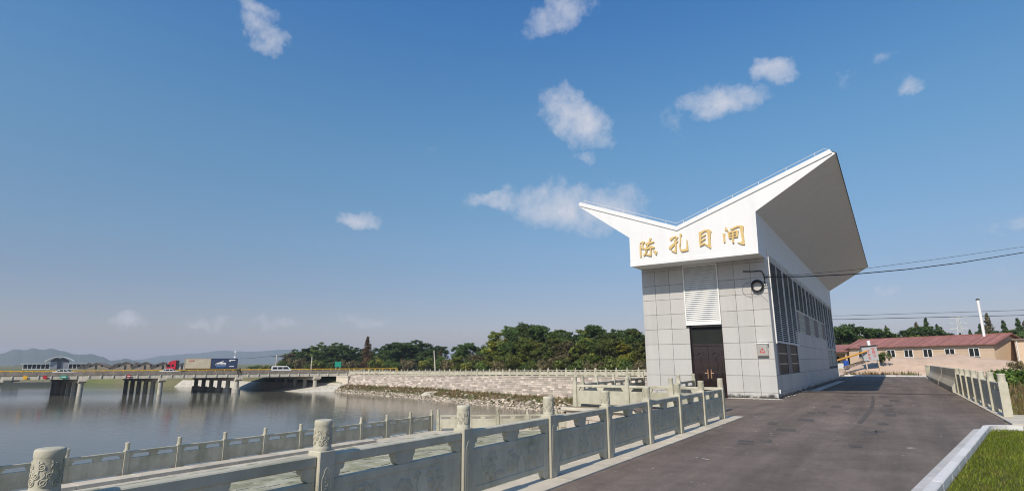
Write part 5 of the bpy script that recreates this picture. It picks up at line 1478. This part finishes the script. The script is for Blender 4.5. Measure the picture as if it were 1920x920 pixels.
# dry weeds along the far kerb
wd2 = MB(); rq = random.Random(12)
for k in range(150):
    x = rq.uniform(-5.0, 2.4); y = rq.uniform(76.6, 77.8)
    if rq.random() < .45: x = rq.choice([-4.2, -2.6, -2.3, -1.3, -.6, .9]) + rq.gauss(0, .25)
    tuft(wd2, Vector((x, y, 0)), rq.uniform(.25, .75), 7, rq, .35)
tag(wd2.build('kerb_weeds', MT['weed']), 'dry brown weeds standing along the kerb below the sand heap', 'weeds', kind='stuff')
wd3 = MB()
for k in range(2600):
    x = rq.uniform(3.2, 16); y = rq.uniform(40, 75)
    tuft(wd3, Vector((x, y, -1.75 + max(0, (y-50)*.06))), rq.uniform(.3, .9), 6, rq, .5)
tag(wd3.build('low_ground_weeds', MT['weed']), 'rough brown and green weeds on the lower ground at the right edge', 'weeds', kind='stuff')
b = MB(); b.add([(2.99, 50, -1.76), (40, 50, -1.76), (40, 76, -.15), (2.99, 76, -.15)], [(0,1,2,3)])
struct(b.build('weedy_slope', MT['earth']), 'weedy slope up to the yard')
GROVE_L = [(-173.69, 117.66, 5.05), (-167.04, 118.56, 6.78), (-164.26, 122.87, 8.27), (-157.83, 122.41, 7.59), (-155.15, 124.23, 8.11), (-153.07, 128.07, 6.72), (-142.79, 132.65, 7.34), (-144.21, 138.94, 7.87), (-135.97, 134.87, 8.32), (-136.61, 141.69, 8.14), (-131.1, 140.6, 8.72), (-125.36, 139.67, 7.15)]
GROVE_B = [(-177.61, 123.47, 6.29), (-176.64, 128.97, 7.52), (-171.03, 130.36, 7.07), (-171.11, 135.14, 7.55), (-164.91, 135.73, 7.44), (-159.92, 136.72, 6.99), (-155.88, 140.67, 7.38), (-153.16, 144.94, 7.03), (-148.05, 144.79, 7.32), (-147.71, 149.87, 7.8), (-142.0, 150.12, 7.31), (-136.37, 149.11, 7.19)]
CONE_L = [(-141.51, 123.84, 10.05), (-123.12, 138.78, 5.88)]
GROVE_M = [(-96.59, 115.7, 6.37), (-92.27, 116.23, 6.71), (-88.24, 116.55, 5.39), (-81.55, 111.42, 6.74), (-75.28, 106.02, 8.91), (-71.88, 105.91, 9.89), (-69.22, 107.72, 10.37), (-65.33, 107.95, 9.74), (-60.45, 106.43, 8.77), (-56.61, 106.63, 8.07), (-55.43, 108.64, 8.81), (-52.16, 107.24, 9.19), (-48.73, 107.15, 7.83), (-46.41, 108.73, 8.37), (-42.4, 106.62, 8.03), (-39.57, 106.13, 7.49)]
FRONT_M = [(-85.83, 103.67, 3.11), (-80.2, 102.67, 3.54), (-68.09, 93.98, 3.98), (-64.66, 93.89, 5.86), (-60.86, 94.06, 6.52), (-57.42, 93.98, 5.69), (-53.98, 93.91, 6.22), (-50.63, 93.76, 5.53), (-47.44, 93.52, 6.23), (-44.19, 93.3, 5.56), (-41.1, 92.99, 5.85), (-38.13, 92.59, 5.02), (-35.44, 92.0, 5.12)]
GROVE_R = [(-9.02, 139.02, 8.87), (-6.67, 143.04, 9.68), (-3.91, 147.34, 8.97), (-1.14, 144.38, 8.49), (3.3, 157.08, 9.16), (5.5, 156.16, 9.4), (7.73, 155.26, 8.91), (9.96, 159.19, 8.3), (14.68, 164.83, 6.92), (17.35, 161.8, 7.92), (19.89, 165.96, 7.77), (21.85, 164.87, 8.37), (23.6, 163.64, 8.02)]
CONE_R = [(6.08, 185.58, 11.86), (8.49, 189.65, 13.15), (11.37, 201.28, 11.9), (-0.86, 180.86, 10.89), (20.78, 256.08, 11.36), (20.24, 219.41, 10.87), (22.32, 196.64, 14.09), (25.63, 198.89, 12.2), (29.33, 203.83, 12.9), (31.28, 208.78, 12.37), (21.71, 208.32, 12.0)]
SHRUB_L = [(-161.59, 107.75, 2.45), (-160.44, 110.95, 3.46), (-152.09, 111.8, 2.4), (-147.19, 115.14, 2.38), (-143.0, 117.99, 2.69), (-136.01, 122.75, 2.99), (-130.31, 124.2, 2.63), (-126.17, 127.03, 2.94), (-119.93, 128.85, 2.58), (-105.89, 121.47, 3.39), (-97.72, 114.93, 2.72), (-212.67, 133.47, 0.75), (-225.71, 136.69, 0.94)]
SHRUB_M = [(-75.15, 94.01, 1.84), (-70.37, 92.43, 2.04), (-65.3, 91.04, 2.23), (-59.86, 88.69, 2.39), (-55.72, 87.88, 2.07), (-51.73, 86.97, 2.52), (-47.88, 85.96, 2.12), (-44.17, 84.85, 2.28), (-40.61, 83.65, 1.91), (-37.18, 82.35, 2.22), (-34.3, 81.89, 1.88), (-31.83, 81.15, 2.03)]
# ================================================================ TREES AND SHRUBS
def leaf_cloud(b, centre, rad, n, r, size, flat=.8, shell=.55):
    for _ in range(n):
        while True:
            v = Vector((r.uniform(-1,1), r.uniform(-1,1), r.uniform(-1,1)))
            if .05 < v.length <= 1: break
        k = shell + (1-shell)*r.random()
        v = v.normalized()*k
        p = centre + Vector((v.x*rad[0], v.y*rad[1], v.z*rad[2]))
        nrm_ = (v + Vector((r.uniform(-.8,.8), r.uniform(-.8,.8), r.uniform(-.2,.9)))).normalized()
        t1 = nrm_.orthogonal().normalized(); t2 = nrm_.cross(t1)
        a = r.uniform(0, 6.28); t1, t2 = t1*cos(a)+t2*sin(a), t2*cos(a)-t1*sin(a)
        s = size*r.uniform(.6, 1.3)
        b.tint = min(1, max(0, b.base + r.uniform(-.28, .28)))
        b.add([p - t1*s - t2*s*.25, p + t2*s*.55, p + t1*s + t2*s*.1, p - t2*s*.6], [(0,1,2,3)])
def make_tree(seed, leaf, kind='round'):
    r = random.Random(seed); H0 = 10.0
    tk, cr_ = MB(), MB()
    if kind == 'cone':
        tk.tube([(0,0,0), (.05,0,5), (0,0,9.6)], [.22, .14, .03], 7)
        for k in range(70):
            f = k/70; z = 1.2 + 8.6*f; rr_ = (1-f)**.85*1.55 + .08; a = r.uniform(0, 6.28)
            cr_.base = r.uniform(.25, .7)
            c = Vector((cos(a)*rr_*.55, sin(a)*rr_*.55, z))
            leaf_cloud(cr_, c, (rr_*.62+.08, rr_*.62+.08, .45), 44, r, .16, shell=.2)
            if k % 4 == 0: tk.tube([(0,0,z-.2), tuple(c)], [.05, .015], 4)
    else:
        lean = Vector((r.uniform(-.5,.5), r.uniform(-.5,.5), 0))
        top = Vector((lean.x, lean.y, 7.6))
        fork = Vector((lean.x*.4, lean.y*.4, r.uniform(2.6, 3.6)))
        tk.tube([(0,0,0), tuple(fork*.5), tuple(fork), tuple(top)], [.26, .21, .17, .05], 8)
        lob = []
        nb = r.randint(17, 21)
        for k in range(nb):
            a = 2*pi*k/nb*1.7 + r.uniform(-.5,.5); zc = r.uniform(3.4, 8.9) if kind == 'round' else r.uniform(1.6, 8.9)
            w = 2.2*sqrt(max(.08, 1-((zc-6.0)/4.2)**2))
            c = Vector((lean.x + cos(a)*w*r.uniform(.45, 1.0), lean.y + sin(a)*w*r.uniform(.45, 1.0), zc)); lob.append(c)
            st_ = Vector((lean.x*.4, lean.y*.4, 0)) + Vector((0,0, min(zc-.9, fork.z + r.uniform(-.3, 2.4))))
            tk.tube([tuple(st_), tuple(st_.lerp(c, .55) + Vector((0,0,.2))), tuple(c)], [.10, .06, .02], 5)
        lob.append(Vector((lean.x, lean.y, 9.0)))
        for c in lob:
            cr_.base = r.uniform(.18, .82)
            R_ = r.uniform(1.05, 1.6)*(1 if c.z < 8.3 else .8)
            sub = r.randint(5, 8)
            for q in range(sub):
                v = Vector((r.gauss(0,.55), r.gauss(0,.55), r.gauss(0,.45)))*R_
                leaf_cloud(cr_, c + v, (R_*.55, R_*.55, R_*.42), 62, r, .20, shell=.3)
    return tk.mesh('trunk', MT['bark']), cr_.mesh('crown', leaf)
TREES = [make_tree(s, LEAF[l], k) for s, l, k in ((1, 0, 'round'), (2, 0, 'round'), (3, 1, 'round'), (4, 1, 'tall'), (5, 2, 'tall'), (6, 2, 'tall'), (7, 4, 'tall'), (8, 0, 'tall'), (9, 1, 'tall'), (10, 0, 'tall'))]
CONES = [make_tree(11, LEAF[3], 'cone'), make_tree(12, LEAF[0], 'cone'), make_tree(13, LEAF[4], 'cone')]
def plant(p, kind, label, group, zb=-1.25, wide=1.0, name='broadleaf_tree', cat='tree'):
    tk, cr_ = kind
    h = (p[2]-zb)/10.0/.985
    r = empty(name, (p[0], p[1], zb), RND.uniform(0, 6.28)); tag(r, label, cat, group)
    inst('trunk', tk, r, None, 0, (h*wide, h*wide, h)); inst('crown', cr_, r, None, 0, (h*wide, h*wide, h))
ordn = ['first', 'second', 'third', 'fourth', 'fifth', 'sixth', 'seventh', 'eighth', 'ninth', 'tenth', 'eleventh', 'twelfth', 'thirteenth', 'fourteenth', 'fifteenth', 'sixteenth']
for i, p in enumerate(GROVE_L):
    plant(p, TREES[(7, 9, 8, 0, 7)[i % 5] if i else 6], ordn[i] + ' front row tree from the left in the grove behind the bridge end', 'grove behind the bridge end', -1.25, 1.85)
for i, p in enumerate(GROVE_B):
    plant(p, TREES[(7, 8, 9)[i % 3]], ordn[i] + ' back row tree from the left in the grove behind the bridge end', 'grove behind the bridge end', -1.25, 1.6)
plant(CONE_L[0], CONES[0], 'tall rust brown conifer towering in the grove behind the bridge end', None, name='conifer', wide=1.5); plant(CONE_L[1], CONES[0], 'short rust brown conifer at the right end of the left grove', None, name='conifer', wide=1.4)
for i, p in enumerate(GROVE_M):
    plant(p, TREES[(1, 0, 2)[i % 3] if i < 3 else (3, 0, 2, 1, 5, 0)[i % 6]], ordn[i] + ' tall tree from the left in the back row left of the gatehouse', 'wood left of the gatehouse', -1.25, (1.15, 1.35, 1.1)[i % 3])
for i, p in enumerate(FRONT_M):
    plant(p, TREES[(4, 6, 5, 3, 4, 5)[i % 6]], ordn[i] + ' olive tree from the left in the front row left of the gatehouse', 'wood left of the gatehouse', -1.25, 1.35 if p[2] > 4 else 1.9)
for i, p in enumerate(GROVE_R):
    plant(p, TREES[(0, 1, 2)[i % 3]], ordn[i] + ' dark round tree from the left behind the red roofed house', 'trees behind the red roofed house', -.5, 1.45)
for i, p in enumerate(CONE_R):
    plant(p, CONES[1 if i % 3 else 2], ordn[i] + ' conifer in the row rising behind the red roofed house', 'conifers behind the red roofed house', -.5, 1.1, name='conifer')
def make_shrub(seed, leaf, dense=1.0):
    r = random.Random(seed); st_, fo = MB(), MB()
    for k in range(9):
        a = r.uniform(0, 6.28); c = Vector((cos(a)*r.uniform(.1, .75), sin(a)*r.uniform(.1, .75), r.uniform(.35, .8)))
        st_.tube([(0,0,0), tuple(c)], [.035, .012], 4); fo.base = r.uniform(.2, .8)
        for q in range(3): leaf_cloud(fo, c + Vector((r.gauss(0,.15), r.gauss(0,.15), r.gauss(0,.1))), (.34, .34, .26), int(46*dense), r, .075, shell=.3)
    return st_.mesh('stems', MT['bark']), fo.mesh('foliage', leaf)
SHRUBS = [make_shrub(1, LEAF[1]), make_shrub(2, LEAF[2]), make_shrub(3, LEAF[4]), make_shrub(4, mat('leaf_bright', (.10, .17, .02), .6, .25, 1.5, tint=.5, transl=.35), 1.6)]
def shrub(p, k, label, group, zb, w):
    st_, fo = SHRUBS[k]; h = (p[2]-zb)
    r = empty('shrub', (p[0], p[1], zb), RND.uniform(0, 6.28)); tag(r, label, 'shrub', group)
    inst('stems', st_, r, None, 0, (w, w, h)); inst('foliage', fo, r, None, 0, (w, w, h))
for i, p in enumerate(SHRUB_L): shrub(p, (0, 2, 1)[i % 3], ordn[i] + ' shrub from the left below the grove behind the bridge end' if i < 11 else ('right' if i == 11 else 'left') + ' one of two far shrubs left of the grove', 'shrubs behind the bridge end', -1.25, 3.2)
for i, p in enumerate(SHRUB_M): shrub(p, (1, 0, 2)[i % 3], ordn[i] + ' shrub from the left behind the far river balustrade', 'shrubs behind the far balustrade', -1.25, 2.3)
shrub((-1.15, 79.6, 2.75), 0, 'green shrub behind the grey board on the sand heap', None, 1.3, .85)
for i, (x, y, z, w, kk) in enumerate([(8.9, 69.0, .95, 2.0, 3), (10.2, 71.5, 1.1, 2.2, 3), (7.7, 67.2, .2, 1.3, 3), (11.2, 66.0, .3, 1.6, 1), (10.8, 80.5, 1.7, 1.2, 2), (9.6, 63.0, -.4, 1.2, 3)]):
    shrub((x, y, z), kk, ('large leafy green shrub at the right edge', 'tall green shrub at the far right edge', 'small bright green shrub beside the barriers', 'olive shrub at the right edge', 'grey green shrub below the shed ledge', 'low bright shrub in the weeds at the right edge')[i], 'shrubs at the right edge', -1.2 if y < 76 else 0, w)
shrub((-134.2, 76.8, .6), 2, 'self sown shrub growing from the bridge pier cap', None, -1.4, .9)

# ================================================================ HILLS AND HAZE
def ridge(name, prof, depth, label, mtl):
    b = MB(); vs, fs = [], []; r = random.Random(5)
    P = []
    for (p, q) in zip(prof[:-1], prof[1:]):
        for k in range(8):
            t = k/8; t2 = t*t*(3-2*t)
            P.append((p[0]+(q[0]-p[0])*t, p[1]+(q[1]-p[1])*t, p[2]+(q[2]-p[2])*t2 + r.uniform(-1, 1)*.8))
    n = len(P)
    for (x, y, z) in P:
        d_ = Vector((x, y, 0)).normalized()
        for f, hh in ((-.5, 0.0), (-.3, .38), (-.15, .72), (0, 1.0), (.25, .6), (.5, 0)):
            vs.append((x + d_.x*depth*f, y + d_.y*depth*f, -2 + (z+2)*hh + (r.uniform(-3, 3) if 0 < hh < 1 else 0)))
    for i in range(n-1):
        for j in range(5): fs.append((i*6+j, (i+1)*6+j, (i+1)*6+j+1, i*6+j+1))
    return struct(b.add(vs, fs).build(name, mtl, smooth=True), label)
HILL = mat('hill_wood', (.05, .065, .03), .95, .2, .01)
ridge('hills', [(-3390, 715, 22), (-3302, 776, 47), (-3246, 815, 67), (-3215, 836, 63), (-3183, 857, 71), (-3150, 880, 64), (-3118, 902, 70), (-3070, 934, 58), (-3025, 965, 44), (-2990, 990, 42), (-2966, 1005, 45), (-2925, 1033, 33), (-2884, 1061, 15), (-2860, 1077, 18), (-2836, 1094, 25), (-2800, 1118, 16), (-2764, 1143, 2), (-2700, 1185, -1)], 500, 'blue wooded hills far to the left', HILL)
ridge('hills', [(-4700, 1750, 4), (-4560, 1850, 30), (-4420, 1950, 58), (-4250, 2070, 72), (-4080, 2190, 92), (-3900, 2310, 84), (-3700, 2450, 98), (-3500, 2590, 80), (-3300, 2730, 60), (-3050, 2900, 30), (-2800, 3080, 4)], 700, 'faint second range of hills in the haze', HILL)
hz = MB(); hz.box(-6300, 6300, -6100, 6300, -8, 130)
hm = bpy.data.materials.new('haze_air'); hm.use_nodes = True
N, L = hm.node_tree.nodes, hm.node_tree.links
N.remove(N['Principled BSDF'])
pv_ = N.new('ShaderNodeVolumePrincipled')
pv_.inputs['Color'].default_value = (.76, .86, 1.0, 1); pv_.inputs['Density'].default_value = 2.2e-4; pv_.inputs['Anisotropy'].default_value = .1
L.new(pv_.outputs[0], N['Material Output'].inputs['Volume'])
ho = hz.build('haze', hm); tag(ho, 'thin blue haze', 'haze', kind='stuff')
ho.display_type = 'WIRE'
